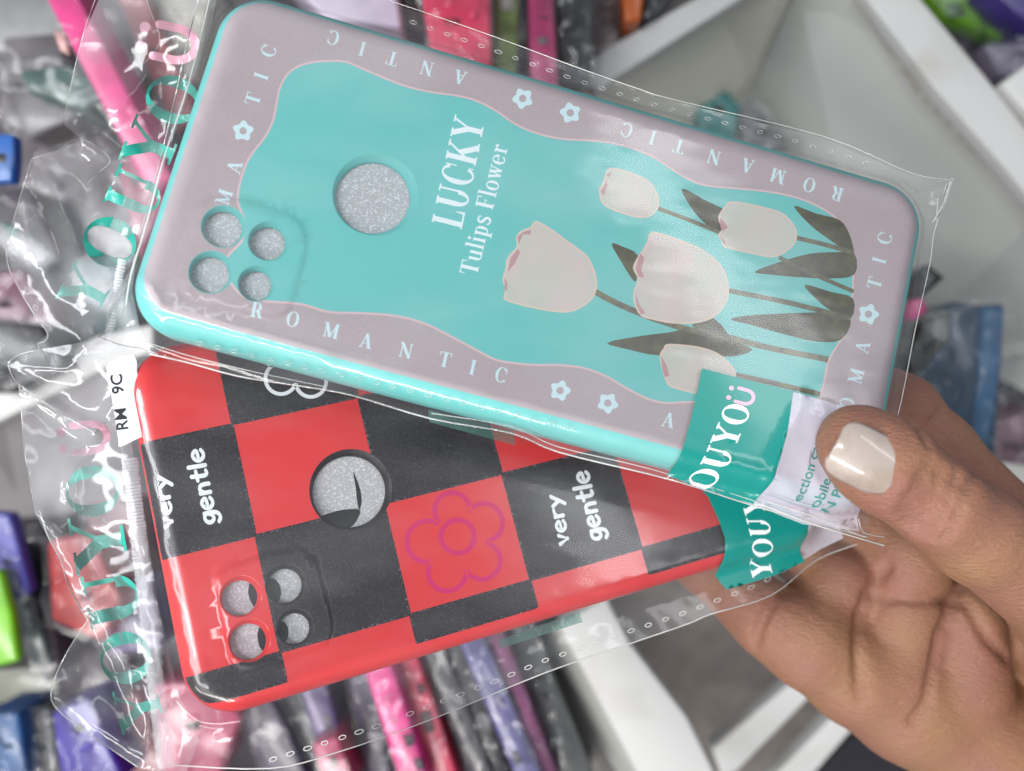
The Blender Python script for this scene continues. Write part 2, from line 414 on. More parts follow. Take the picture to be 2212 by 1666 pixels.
# ------------------------------------------------------------------ a phone case: unrolled sheet bent over a rounded edge
class Case:
    def __init__(s, fr, cu, cv, hl, hw, rc, R, wall):
        s.fr, s.cu, s.cv, s.hl, s.hw, s.rc, s.R, s.wall = fr, cu, cv, hl, hw, rc, R, wall
        s.arc = math.pi / 2 * R; s.emax = s.arc + wall + 1.2
    def loop(s, e, step=1.5):
        r = s.rc - s.R + e
        return rrect(s.cu, s.cv, s.hl - s.R + e, s.hw - s.R + e, max(r, .05), step)
    def e(s, p):
        u = p[:, 0] - s.cu; v = p[:, 1] - s.cv
        q = np.stack([np.clip(u, -(s.hl - s.rc), s.hl - s.rc), np.clip(v, -(s.hw - s.rc), s.hw - s.rc)], 1)
        d = np.stack([u, v], 1) - q; L = np.linalg.norm(d, axis=1)
        return q, d, L, L - (s.rc - s.R)
    def bend(s, p, pad=None):
        q, d, L, e = s.e(p); n = d / (L[:, None] + 1e-9)
        lat = np.where(e <= 0, L, 0); z = np.zeros(len(p))
        m = (e > 0) & (e <= s.arc); lat[m] = s.rc - s.R + s.R * np.sin(e[m] / s.R); z[m] = -s.R * (1 - np.cos(e[m] / s.R))
        m = (e > s.arc); lat[m] = s.rc; z[m] = -s.R - (e[m] - s.arc)
        m = e > s.arc + s.wall; lat[m] = s.rc - (e[m] - s.arc - s.wall)
        if pad is not None:                      # slightly raised camera island
            z = z + pad(p)
        return np.stack([s.cu + q[:, 0] + n[:, 0] * lat, s.cv + q[:, 1] + n[:, 1] * lat, z], 1)
    def outside(s, p):                           # signed distance to the outer silhouette
        return s.e(p)[3] - s.R
def sdpoly(p, poly):
    a = np.asarray(poly, float); b = np.roll(a, -1, 0)
    d = np.full(len(p), 1e9)
    for i in range(len(a)):
        ab = b[i] - a[i]; t = np.clip(((p - a[i]) @ ab) / (ab @ ab + 1e-12), 0, 1)
        d = np.minimum(d, np.linalg.norm(p - a[i] - t[:, None] * ab, axis=1))
    return np.where(inpoly(p, a), -d, d)

def shell(case, root, holes, hole_top, regions, mats, pad, padloop=None):
    ex = [case.loop(e, 1.6) for e in np.arange(0, case.emax - .2, .75)]
    if padloop is not None: ex = ex + [offset(padloop, .22), offset(padloop, -.22)]
    v, f, mi = arrange([case.loop(case.emax)], [circle(c, r) for c, r in hole_top], regions, 2.2, ex)
    v, f = compact(v, f)
    w = case.fr.W(case.bend(v, pad))
    o = mesh('shell', w, f, mats, root, mi)
    for (c, r), (c2, r2) in zip(hole_top, holes):
        n = 48; A = Acc(); rings = []
        for (cc, rr, z) in ((c, r, 0), (c, r - .25, -.12), (c2, r2 + .25, -1.1), (c2, r2, -1.3), (c2, r2, -2.2)):
            q = circle(cc, rr, n); rings.append(case.fr.W(np.c_[q, (pad(q) if pad is not None else 0) + z]))
        V = np.concatenate(rings)
        F = [(k * n + i, k * n + (i + 1) % n, (k + 1) * n + (i + 1) % n, (k + 1) * n + i) for k in range(4) for i in range(n)]
        yield V, F

# =================================================================== TEAL CASE
T = Frame([-0.13487265317123576, 0.09585517865702657, -0.2556471358934035], [0.009011726613222382, 0.03061817888805805, -0.1878310938683028])
TC = Case(T, 0, -1.0, 84.0, 39.6, 11.0, 5.0, 3.6)
def loc(fr, px, h=0.0): return fr.inv(px, h)
wave_px = [(525,473),(518,456),(511,425),(521,377),(539,336),(570,295),(587,261),(595,223),(604,185),(624,154),(659,136),(700,130),(745,131),(767,139),(822,163),(880,185),(932,197),(994,206),(1035,218),(1076,240),(1110,264),(1151,283),(1206,297),(1261,301),(1309,305),(1361,317),(1412,338),(1453,364),(1480,381),(1522,398),(1590,405),(1659,412),(1721,425),(1772,446),(1813,475),(1834,504),(1844,539),(1846,580),(1844,628),(1841,679),(1827,720),(1806,755),(1791,782),(1784,816),(1777,844),(1760,880),(1720,903),(1640,890),(1560,873),(1485,871),(1440,873),(1399,864),(1351,840),(1310,816),(1262,798),(1207,791),(1155,791),(1111,787),(1069,779),(1022,755),(973,729),(932,708),(891,693),(840,683),(778,679),(707,676),(652,660),(583,655),(535,648),(511,631),(494,607),(487,580),(487,560),(501,542),(521,521),(524,497)]
wave = loc(T, smoothp(wave_px, 4))
wave_in = offset(wave, -.45)
pad_px = [(415,470),(430,443),(465,430),(520,433),(570,446),(620,462),(648,482),(661,515),(657,560),(645,610),(634,648),(612,680),(560,680),(420,655),(385,640),(378,600),(395,540)]
padl = resample(smoothp(loc(T, pad_px), 4), .9)
def padT(p):
    return 0.45 * np.clip(.5 - sdpoly(np.asarray(p), padl) / 0.44, 0, 1)
D = {}
tul = [
 [(1158,477),(1190,494),(1223,518),(1265,549),(1281,575),(1290,607),(1287,632),(1274,652),(1241,672),(1207,675),(1155,667),(1104,654),(1088,645),(1092,624),(1085,604),(1092,580),(1093,563),(1104,546),(1116,533),(1115,511),(1128,497),(1145,491)],
 [(1321,362),(1361,372),(1399,389),(1419,415),(1424,443),(1412,463),(1388,472),(1354,465),(1316,451),(1299,436),(1294,412),(1302,395),(1308,374)],
 [(1407,501),(1447,510),(1504,532),(1545,559),(1566,587),(1575,621),(1570,652),(1546,683),(1508,698),(1453,699),(1409,691),(1385,683),(1371,659),(1368,631),(1378,604),(1367,580),(1375,559),(1386,543),(1398,522)],
 [(1580,435),(1631,443),(1686,458),(1714,484),(1722,511),(1710,535),(1673,556),(1625,549),(1566,535),(1559,521),(1551,508),(1559,494),(1551,470),(1563,449)],
 [(1444,743),(1504,748),(1549,762),(1580,789),(1590,813),(1560,850),(1520,853),(1494,849),(1453,838),(1440,828),(1431,803),(1425,768),(1433,753)]]
pinks = [[[(1104,556),(1118,538),(1124,545),(1112,570),(1096,588)],[(1118,512),(1132,500),(1147,497),(1146,507),(1130,506),(1120,528)],[(1090,600),(1096,612),(1096,630),(1090,625)]],
 [[(1297,412),(1310,392),(1313,400),(1304,424)],[(1310,376),(1322,372),(1316,384)]],
 [[(1383,548),(1392,556),(1385,585),(1392,600),(1380,598),(1373,580)],[(1372,632),(1382,660),(1394,676),(1385,680),(1375,660)]],
 [[(1555,470),(1566,480),(1572,492),(1560,500),(1556,488)],[(1554,508),(1566,520),(1570,531),(1562,526)]],
 [[(1428,768),(1440,790),(1446,812),(1436,815),(1431,800)]]]
leaves = [[(1321,527),(1345,533),(1378,552),(1376,600),(1368,606),(1344,569)],
 [(1472,407),(1522,432),(1570,460),(1560,508),(1532,491),(1498,456)],
 [(1715,445),(1762,461),(1813,475),(1834,504),(1844,539),(1840,550),(1796,521),(1751,487)],
 [(1630,587),(1676,569),(1745,549),(1803,545),(1846,549),(1846,593),(1796,602),(1727,599),(1659,593)],
 [(1738,615),(1796,631),(1843,645),(1838,688),(1796,672),(1762,645)],
 [(1578,690),(1625,681),(1727,676),(1796,676),(1838,690),(1817,734),(1762,738),(1693,722),(1625,703)],
 [(1311,741),(1378,727),(1447,718),(1487,712),(1573,734),(1625,755),(1580,771),(1522,764),(1423,768),(1361,756)],
 [(1495,702),(1542,688),(1575,732),(1520,716)]]
stems = [([(1285,630),(1330,654),(1400,684),(1487,712),(1573,729),(1659,751),(1789,777)], 13),
 ([(1420,450),(1490,476),(1555,503)], 9), ([(1683,556),(1745,587),(1844,630)], 9), ([(1720,514),(1780,528),(1844,546)], 10),
 ([(1575,628),(1693,652),(1760,668),(1837,688)], 11), ([(1585,809),(1680,830),(1772,852)], 11)]
def L1(polys): return [loc(T, p) for p in polys]
letters = []
for ch, x, y in (('R',556,671),('O',633,690),('M',715,714),('A',790,736),('N',877,757),('T',961,777),('I',1021,794),('C',1083,810),('A',1443,907)):
    letters += letter_px(ch, (x, y), 13, 32)
for ch, x, y in (('C',720,82),('I',783,106),('T',848,127),('N',922,148),('A',995,168),('C',1354,281),('I',1410,298),('T',1467,317),('N',1542,340),('A',1616,359),('M',1681,381),('O',1748,400),('R',1808,419)):
    letters += letter_px(ch, (x, y), 196, 30)
for ch, x, y in (('M',484,427),('A',506,362),('T',546,214),('I',564,165),('C',580,110)):
    letters += letter_px(ch, (x, y), -72, 31)
for ch, x, y in (('C',1911,515),('I',1899,563),('T',1889,612),('A',1863,751),('M',1849,813),('O',1830,872)):
    letters += letter_px(ch, (x, y), -74, 30)
flow = [(1210,844),(1313,871),(1129,213),(1232,244),(525,283),(1876,679)]
regs = [([rrect(TC.cu, TC.cv + 1.05, TC.hl - TC.R + 2.75, TC.hw - TC.R + 1.7, 8.6)], 1), ([wave], 2), ([wave_in], 0)]
wavepx_d = smoothp(wave_px, 4)
clipT = wave_in
regs.append((L1([daisy(c, 23, i) for i, c in enumerate(flow)]), 3))
regs.append((L1([circle(c, 8) for c in flow]), 1))
regs.append((L1(letters), 3))
regs.append((L1([smoothp(q, 3) for q in leaves]), 6))
regs.append((L1([s for p, w in stems for s in strip(smoothp(p, 4, False), w)]), 7))
for q, pk in zip(tul, pinks):
    o_ = loc(T, smoothp(q, 3))
    regs.append(([o_], 4)); regs.append(([offset(o_, -.42)], 5)); regs.append((L1(pk), 8))
regs.append((L1(text_px('LUCKY', (997,497), (1048,262), (-65,-16))), 9))
regs.append((L1(text_px('Tulips Flower', (1030,597), (1098,315), (-38,-9))), 9))
th = [((805,427), 79), ((480,497), 41), ((577,528), 38), ((453,595), 41), ((551,619), 34)]
def circ_local(fr, c, r, h):
    q = loc(fr, circle(c, r, 24), h); return q.mean(0), np.linalg.norm(q - q.mean(0), axis=1).mean()
case_root = empty('phone_case', T.W([[0, -1, -9]])[0])
tag(case_root, 'teal phone case with lavender wavy border, white tulips and LUCKY Tulips Flower lettering, on top', 'phone case')
inner = [circ_local(T, c, r, -1.3) for c, r in th]
outer_ = [(c + np.array([.55, .4]), r + (1.2 if i == 0 else .62)) for i, (c, r) in enumerate(inner)]
MT = [M['teal'], M['lavender'], M['pinkline'], M['pale'], M['petaledge'], M['petal'], M['leaf'], M['stem'], M['petalpink'], M['white']]
for k, (V, F) in enumerate(shell(TC, case_root, inner, outer_, regs, MT, padT, padl)):
    mesh('fingerprint_hole_rim' if k == 0 else 'lens_hole_rim', V, F, [M['teal']], case_root)

def foam(fr, case, z, label):
    lp = rrect(case.cu, case.cv, case.hl - 4, case.hw - 4, 7, 6)
    n = len(lp); V = np.concatenate([fr.W(np.c_[lp, np.full(n, z)]), fr.W(np.c_[lp, np.full(n, z - 1.5)])])
    F = [tuple(range(n)), tuple(range(2 * n - 1, n - 1, -1))] + [(i, (i + 1) % n, n + (i + 1) % n, n + i) for i in range(n)]
    o = mesh('foam_sheet', V, F, [M['foam']], None, smooth=False)
    tag(o, label, 'foam sheet'); return o
foam(T, TC, -2.3, 'sparkly grey foam sheet seen through the holes of the teal tulip case')

# =================================================================== RED CHECKED CASE
KR = 1.14
RD = Frame([-0.20582010666485406, 0.23997808107221333, 0.24066225047967868], [-0.05604771752990384, -0.007765262708303057, -0.17076469451714535], KR)
SQ = 25.5 * KR; SV = SQ * 0.8906763859
lx, rx, ty, by = -18.4 * KR, 122 * KR, 19.5 * KR, -54.2 * KR
RC = Case(RD, (lx + rx) / 2, (ty + by) / 2, (rx - lx) / 2, (ty - by) / 2, 11.5, 4.6, 4.0)
printed = RC.loop(RC.arc * .62)
cells = []; lines = []
for i in range(-2, 6):
    for j in range(-2, 4):
        if (i + j) % 2:
            x0, y0 = i * SQ, -j * SV
            y1 = y0 - SV
            if j == 2: y1 = y0 - 6.4
            if j > 2: continue
            q = resample(np.array([(x0, y0), (x0 + SQ, y0), (x0 + SQ, y1), (x0, y1)]), 1.2)
            k = inpoly(q, printed)
            # clip to the printed area by projecting outside points onto its outline
            if not k.any(): continue
            qq = []
            for p_, kk in zip(q, k):
                if kk: qq.append(p_)
                else:
                    dd = np.linalg.norm(printed - p_, axis=1); qq.append(printed[dd.argmin()])
            qq = np.array(qq); keep = np.linalg.norm(qq - np.roll(qq, 1, 0), axis=1) > 1e-3
            qq = qq[keep]
            if len(qq) > 3:
                cells.append(qq); lines += strip(np.concatenate([qq, qq[:1]]), .55)
def RL(polys): return [loc(RD, p) for p in polys]
def flower_outline(cusps, bulge=0.62):
    out = []; c = np.mean(cusps, 0)
    for i in range(len(cusps)):
        a = np.array(cusps[i], float); b = np.array(cusps[(i + 1) % len(cusps)], float)
        m = (a + b) / 2; L = np.linalg.norm(b - a); n = (m - c) / np.linalg.norm(m - c); t = (b - a) / L
        rr = L * bulge; h = math.sqrt(max(rr * rr - (L / 2) ** 2, 0)); cc = m + n * h
        a0 = math.atan2(*(a - cc)[::-1]); d = (math.atan2(*(b - cc)[::-1]) - a0) % (2 * math.pi)
        if math.cos(a0 + d / 2 - math.atan2(n[1], n[0])) < 0: d -= 2 * math.pi
        ang = np.linspace(a0, a0 + d, 18)
        out += [(cc[0] + rr * math.cos(g), cc[1] + rr * math.sin(g)) for g in ang]
    return np.array(out)
def c8(x, y): return (726.5 + x * .3431, 1094 + y * .3431)
cus = [c8(838, 30), c8(948, 226), c8(820, 405), c8(605, 343), c8(640, 100)]
fl = flower_outline(cus, .535)
cen = np.array(c8(765, 190))
def ringpoly(loop, w): return strip(np.concatenate([loop, loop[:1]]), w)
mag = ringpoly(fl, 11) + ringpoly(circle(cen, 36, 40), 11)
ang = math.radians(24); rot = np.array([[math.cos(ang), -math.sin(ang)], [math.sin(ang), math.cos(ang)]])
wf = (fl - cen) @ rot.T * .82 + np.array([650, 768])
whitef = ringpoly(wf, 8) + ringpoly(circle((650, 768), 30, 40), 8)
txt = text_px('very', (374,1138), (361,1024), (-31,5), hand) + text_px('gentle', (468,1130), (436,966), (-37,6), hand) \
    + text_px('very', (1229,1174), (1208,1066), (-31,6), hand) + text_px('gentle', (1304,1165), (1268,1014), (-37,7), hand)
regsR = [(cells, 1), ([l for l in lines], 2), (RL(mag), 3), (RL(whitef), 4), (RL(txt), 4)]
rh = [((754,1062), 78), ((518,1292), 38), ((614,1266), 37), ((536,1386), 39), ((635,1358), 33)]
padr_px = [(470,1255),(500,1225),(570,1200),(635,1187),(668,1200),(683,1220),(696,1266),(708,1305),(716,1350),(708,1385),(680,1400),(560,1440),(515,1438),(495,1400),(478,1330)]
padlR = resample(smoothp(loc(RD, padr_px), 4), .9)
# printed squares stand a hair above the red, like thick ink
def padR(p): return 0.55 * np.clip(.5 - sdpoly(np.asarray(p), padlR) / 0.44, 0, 1)
red_root = empty('phone_case', RD.W([[RC.cu, RC.cv, -9]])[0])
tag(red_root, 'red and black checked phone case with very gentle lettering and magenta flower outline', 'phone case')
innerR = [circ_local(RD, c, r, -1.3) for c, r in rh]
outerR = [(c + np.array([.45, .25]), r + (1.1 if i == 0 else .75)) for i, (c, r) in enumerate(innerR)]
MR = [M['red'], M['black'], M['edgeline'], M['magenta'], M['white']]
rimm = [M['red'], M['red'], M['black'], M['red'], M['black']]
for k, (V, F) in enumerate(shell(RC, red_root, innerR, outerR, regsR, MR, padR, padlR)):
    mesh('fingerprint_hole_rim' if k == 0 else 'lens_hole_rim', V, F, [rimm[k] if k else M['black']], red_root)
fR = foam(RD, RC, -2.3, 'sparkly pinkish grey foam sheet seen through the holes of the red checked case')
# black showing past the foam in the holes
def patch(fr, px, h, m, name, parent, step=2.0):
    q = loc(fr, px, h); v, f, mi = arrange([q], [], [], step); v, f = compact(v, f)
    return mesh(name, fr.W(np.c_[v, np.full(len(v), h)]), f, [m], parent)
sl = Acc()
for q in ([(763,1020),(772,1040),(779,1062),(781,1085),(776,1102),(771,1080),(768,1050)],
          [(690,1120),(720,1106),(755,1100),(778,1103),(770,1125),(754,1140),(720,1136)],
          [(541,1255),(552,1268),(558,1290),(552,1312),(542,1300),(536,1280)],
          [(563,1352),(574,1368),(577,1390),(570,1408),(560,1395),(556,1370)],
          [(575,1255),(590,1250),(603,1262),(607,1285),(598,1302),(580,1295)],
          [(600,1345),(612,1343),(622,1356),(622,1378),(610,1390),(600,1380)]):
    u = loc(RD, smoothp(q, 3), -2.25); n = len(u)
    sl.add(RD.W(np.c_[u, np.full(n, -2.22)]), [tuple(range(n))])
sl.build('slit', [M['dark']], None)
so = bpy.data.objects['slit']; so.parent = fR; so.location = so.location - fR.location

# =================================================================== CLEAR BAGS
def waves(p, seed, n, kmin, kmax, ang=None, spread=math.pi):
    r = np.random.RandomState(seed); z = np.zeros(len(p))
    for _ in range(n):
        a = (r.uniform(0, math.pi) if ang is None else ang + r.uniform(-spread, spread)); k = r.uniform(kmin, kmax)
        z += np.sin((p[:, 0] * math.cos(a) + p[:, 1] * math.sin(a)) * k + r.uniform(0, 7)) / n ** .5
    return z
def crumple(p, seed, n, amp, scale=1.0):
    """a few crisp random folds"""
    r = np.random.RandomState(seed); lo = p.min(0); hi = p.max(0); z = np.zeros(len(p))
    for _ in range(n):
        c = lo + (hi - lo) * r.rand(2); a = r.uniform(0, 2 * math.pi); d = (p - c) @ np.array([math.cos(a), math.sin(a)])
        w = np.linalg.norm(p - c, axis=1); wd = scale * r.uniform(10, 32)
        z += r.choice([-1, 1]) * r.uniform(.4, 1) * (np.sqrt(d * d + .12) - .5 * wd) * np.clip(1 - w / wd / 1.6, 0, 1) * .35
    return z * amp
def tents(p, ridges):
    """ridge lines [(polyline local, height, half width)]"""
    z = np.zeros(len(p))
    for pl, h, w in ridges:
        d = np.full(len(p), 1e9)
        for a, b in zip(pl[:-1], pl[1:]):
            ab = b - a; t = np.clip(((p - a) @ ab) / (ab @ ab), 0, 1); d = np.minimum(d, np.linalg.norm(p - a - t[:, None] * ab, axis=1))
        z += h * np.clip(1 - d / w, 0, 1) ** 1.3
    return z
def sheetz(case, ridges=(), seed=1, seam=-5.5):
    def z(p):
        p = np.asarray(p, float)
        q, d, L, e = case.e(p); o = e - case.R
        zc = np.where(e > 0, -case.R * (1 - np.cos(np.clip(e / case.R, 0, math.pi / 2))), 0.0)
        top = np.maximum(zc, -case.R * .62) + .55
        t = np.clip((o + 1.2) / 5.5, 0, 1); t = t * t * (3 - 2 * t)
        base = np.where(o < -1.2, top, top * (1 - t) + seam * t)
        edge = np.exp(-((o + 2.0) / 5.0) ** 2)
        w = waves(p, seed, 6, .05, .16) * .10 + edge * .09 * np.abs(waves(p, seed + 5, 5, .25, .7)) + np.clip(o, 0, 4) / 4 * .10 * waves(p, seed + 9, 6, .3, .9)
        return base + .25 + w + tents(p, ridges)
    return z
def sheet(name, fr, outer_px, h, zf, m, parent, spacing=1.3, mats=None, regions=(), lift=0.0, holes=(), snug=False):
    o = resample(loc(fr, outer_px, h), spacing * 1.2)
    v, f, mi = arrange([o], [resample(q, spacing) for q in holes], list(regions), spacing); v, f = compact(v, f)
    z = zf(v) + lift
    return mesh(name, fr.W(fr.fit(v, h, zf) if snug else np.c_[v, z]), f, mats or [m], parent, mi)
def along(fr, px, h, zf=None, step=1.0, lift=.05, snug=True):
    u = resample(loc(fr, smoothp(px, 4, False) if len(px) > 2 else px, h), step, False)
    if snug and zf is not None: return fr.W(fr.fit(u, h, zf) + (0, 0, lift))
    z = (zf(u) + lift) if zf is not None else np.full(len(u), h)
    return fr.W(np.c_[u, z])
def perf(A, fr, px, h, zf, spacing_px, ln, wd, r, seed=0):
    """embossed slots along a line"""
    p = resample(np.array(px, float), 1.0, False); rr = random.Random(seed)
    s = 0
    while s < len(p) - 2:
        c = loc(fr, [p[int(s)]], h)[0]; c2 = loc(fr, [p[min(int(s) + 8, len(p) - 1)]], h)[0]
        t = (c2 - c) / (np.linalg.norm(c2 - c) + 1e-9); n = np.array([-t[1], t[0]])
        k = rr.uniform(.8, 1.1)
        el = np.array([c + t * ln * k * math.cos(a) * .5 + n * wd * math.sin(a) * .5 for a in np.linspace(0, 2 * math.pi, 13)])
        V, F = tube(fr.W(fr.fit(el, h, zf) + (0, 0, .08)), r / 1000, 5); A.add(V, F)
        s += spacing_px * rr.uniform(.97, 1.03)

bag1 = empty('plastic_bag', T.W([[0, 0, -12]])[0])
tag(bag1, 'clear plastic bag with perforated edges and green printed band around the teal tulip case', 'plastic bag')
rid1 = [(loc(T, [(300,625),(340,668),(420,690),(520,722),(700,770)]), .7, 2.2), (loc(T, [(310,640),(350,720),(400,745)]), .8, 2.0),
        (loc(T, [(286,600),(330,640),(380,640)]), .8, 1.6), (loc(T, [(440,60),(400,230),(330,470)]), .5, 2.0),
        (loc(T, [(1960,395),(2000,420),(2050,400)], -3), 1.5, 1.4), (loc(T, [(1990,430),(2030,470),(2045,395)], -3), 1.5, 1.2),
        (loc(T, [(1450,1040),(1640,1090),(1870,1150)], -4), 1.6, 1.8),
        (loc(T, [(1640,1085),(1690,950),(1730,860)]), .5, 2.2), (loc(T, [(1750,1120),(1690,1040),(1560,1000)]), .6, 2.5), (loc(T, [(1800,1130),(1740,1000),(1780,890)]), .5, 2)]
z1 = sheetz(TC, rid1, 3)
top1 = [(631,-65),(857,7),(1069,80),(1241,144),(1378,192),(1453,215),(1779,295),(1968,374),(2057,388)]
right1 = [(2057,388),(2044,430),(2018,500),(2008,571),(1975,720),(1948,860),(1915,990)]
bot1 = [(1871,1160),(1642,1097),(1505,1053),(1404,1025),(1207,977),(1104,936),(932,905),(759,854),(640,833),(515,813),(400,782),(323,765)]
left1 = [(286,715),(272,660),(284,590),(310,490),(345,360),(400,180),(440,20),(465,-65)]
sheet('film', T, top1 + right1 + bot1 + left1, -4.5, z1, M['film'], bag1, 1.25)
A = Acc()
for px, r in ((top1, .13), (right1, .16), (bot1, .2), ([(1642,1086),(1404,1013),(1207,966),(1104,922),(932,893)], .12),
              ([(300,735),(420,772),(560,806),(700,835)], .1)):
    V, F = tube(along(T, px, -4.5, z1), r / 1000, 6); A.add(V, F)
A.parts('film_edge', M['bead'], bag1)
V, F = tube(along(T, [(272,660),(284,590),(318,480),(352,350),(408,180),(448,20),(465,-65)], -3, lambda p: p[:, 0] * 0 - 3), .0002, 6); mesh('film_edge', V, F, [M['bead']], bag1)
A = Acc()
perf(A, T, [(857 + 36, 39 + 10), (1069, 110), (1241, 172), (1378, 216), (1453, 238), (1700, 300), (1900, 360)], -4.5, z1, 39, 1.6, .75, .09)
perf(A, T, [(430,742),(560,772),(760,815),(1000,872),(1100,895),(1250,930)], -4.5, z1, 39, 1.6, .75, .07, 2)
A.parts('perforation', M['bead'], bag1)

# header flap of the teal bag
fl1 = [(480,-60),(225,-60),(213,0),(178,82),(150,200),(137,268),(175,300),(120,325),(69,343),(40,440),(14,549),(40,620),(75,680),(103,720),(82,744),(120,770),(213,765),(330,770),(300,700),(286,628),(292,571),(357,350),(456,58)]
rf1 = [(loc(T, [(69,343),(175,298),(237,343)], -5), 3.0, 3.2), (loc(T, [(237,343),(215,370),(213,420)], -5), -2.5, 3), (loc(T, [(137,268),(300,180),(400,60)], -5), 1.5, 5),
       (loc(T, [(213,727),(170,560),(120,400)], -5), 2.6, 4.5), (loc(T, [(213,727),(235,600),(262,480),(280,360)], -5), 2.2, 3.5), (loc(T, [(213,727),(110,620),(60,500)], -5), 1.8, 4),
       (loc(T, [(213,727),(300,560),(350,330),(440,30)], -5), 2.5, 3), (loc(T, [(330,20),(320,120),(250,250)], -5), 1.6, 3)]
def zf1(p): return -5 + crumple(p, 11, 16, .7, 1.0) + crumple(p, 12, 60, .5, .35) + .8 * tents(p, rf1) + .07 * waves(p, 4, 6, .3, .8)
flap = sheet('header_flap', T, fl1, -5, zf1, M['film2'], bag1, 1.0, snug=True)
A = Acc()
for px, r in (([(213,-20),(178,82),(150,200),(137,268)], .13), ([(69,343),(40,440),(14,549),(40,620),(75,680),(103,720),(96,738),(82,744),(100,775)], .2), ([(69,343),(120,325),(175,300),(237,343),(215,372),(190,395)], .12),
              ([(440,-40),(405,90),(385,180),(350,330),(290,560),(262,680),(213,727)], .2), ([(300,-40),(325,25),(345,90),(300,150)], .1)):
    V, F = tube(along(T, px, -5, zf1), r * .7 / 1000, 6); A.add(V, F)
A.parts('film_fold', M['bead'], bag1)
A = Acc(); perf(A, T, [(28,556),(60,630),(95,700),(100,730)], -5, zf1, 39, 1.6, .7, .09, 5)
A.parts('perforation', M['bead'], bag1)
def lettering(fr, items, h, zf, root, name='lettering'):
    """serif letters printed on the crumpled film: (char, centre px, angle, size, material)"""
    for ch, c, a, s, m, wide in items:
        if ch == 'smile':
            xd = np.array([math.cos(math.radians(a)), math.sin(math.radians(a))]) * s; yd = np.array([xd[1], -xd[0]])
            t = np.linspace(math.pi, 2 * math.pi, 14)
            arc = np.concatenate([[(-.32, .45)], np.stack([.32 * np.cos(t), .05 + .40 * np.sin(t)], 1), [(.32, .45)]])
            polys = place_px(strip(arc, .17, True) + [circle((-.20, .72), .11, 16), circle((.20, .72), .11, 16)], c, xd, yd)
        else:
            polys = letter_px(ch, c, a, s, wide)
        polys = [resample(loc(fr, p, h), 1.2) for p in polys]
        allp = np.concatenate(polys); lo = allp.min(0) - .5; hi = allp.max(0) + .5
        box = np.array([lo, (hi[0], lo[1]), hi, (lo[0], hi[1])])
        v, f, mi = arrange([box], [], [(polys, 1)], 1.0)
        f = f[mi == 1]; v, f = compact(v, f)
        mesh(name, fr.W(fr.fit(v, h, zf) + (0, 0, .12)), f, [m], root)
lettering(T, [('Y', (185,625), -62, 98, M['letgreen'], 1.1), ('O', (238,522), -64, 110, M['letgreen'], 1.15), ('U', (292,415), -66, 110, M['letgreen'], 1.0),
              ('Y', (325,315), -68, 108, M['letgreen'], 1.1), ('O', (374,215), -70, 112, M['letgreen'], 1.1), ('smile', (385,97), -78, 108, M['letpink'], 1)], -5, zf1, bag1)

# printed band of the teal bag
band1 = [(1516,796),(1560,807),(1640,828),(1714,847),(1707,890),(1700,930),(1684,990),(1668,1040),(1655,1070),(1642,1089),(1560,1066),(1500,1045),(1453,1027),(1464,1000),(1474,971),(1490,915),(1505,851)]
pale1 = [(1714,847),(1770,862),(1830,880),(1870,895),(1890,980),(1880,1150),(1760,1135),(1642,1089),(1655,1070),(1668,1040),(1684,990),(1700,930),(1707,890)]
regb = [([loc(T, q, 1) for q in text_px('OUYO', (1548,1062), (1625,878), (-53,-13), gap=.04) + text_px('Y', (1520,1130), (1540,1078), (-46,-12))], 1)]
smile_x = np.array([10, -34]) ; smile_y = np.array([-34, -9])
t_ = np.linspace(math.pi, 2 * math.pi, 14)
arc_ = np.concatenate([[(-.42, .55)], np.stack([.42 * np.cos(t_), .05 + .48 * np.sin(t_)], 1), [(.42, .55)]])
sm = place_px(strip(arc_, .2, True) + [circle((-.30, .98), .14, 16), circle((.30, .98), .14, 16)], (1612, 858), smile_x * 1.0, smile_y * 1.05)
regb.append(([loc(T, q, 1) for q in sm], 2))
sheet('printed_band', T, band1, 1, z1, None, bag1, 1.0, [M['green'], M['white'], M['letpink']], regb, .12)
sheet('pale_band', T, pale1, 1, z1, M['paleband'], bag1, 1.2, lift=.10)
def plain_text(s, size, start, xdir, ydir, fr, h, zf, m, root, name, lift=.2, shear=0):
    cu = bpy.data.curves.new('t', 'FONT'); cu.body = s; cu.size = 1; cu.resolution_u = 3; cu.offset = 0.012
    o = bpy.data.objects.new('t', cu); COL.objects.link(o)
    dg = bpy.context.evaluated_depsgraph_get(); me = o.evaluated_get(dg).to_mesh()
    v = np.array([tuple(q.co)[:2] for q in me.vertices]); f = [tuple(p.vertices) for p in me.polygons]
    o.evaluated_get(dg).to_mesh_clear(); bpy.data.objects.remove(o)
    px = np.array(start, float) + np.outer(v[:, 0], np.array(xdir)) * size + np.outer(v[:, 1], np.array(ydir)) * size
    u = loc(fr, px, h)
    return mesh(name, fr.W(np.c_[u, zf(u) + lift]), f, [m], root)
xd_ = np.array([.27, -.963]); yd_ = np.array([-.963, -.27])
plain_text('ection case', 30, (1737,1086), xd_ * 1.12, yd_, T, 1, z1, M['textgreen'], bag1, 'small_print')
plain_text('obile ph', 30, (1777,1100), xd_ * 1.12, yd_, T, 1, z1, M['textgreen'], bag1, 'small_print')
plain_text('N PR', 30, (1806,1112), xd_ * 1.12, yd_, T, 1, z1, M['textgreen'], bag1, 'small_print')
A = Acc()
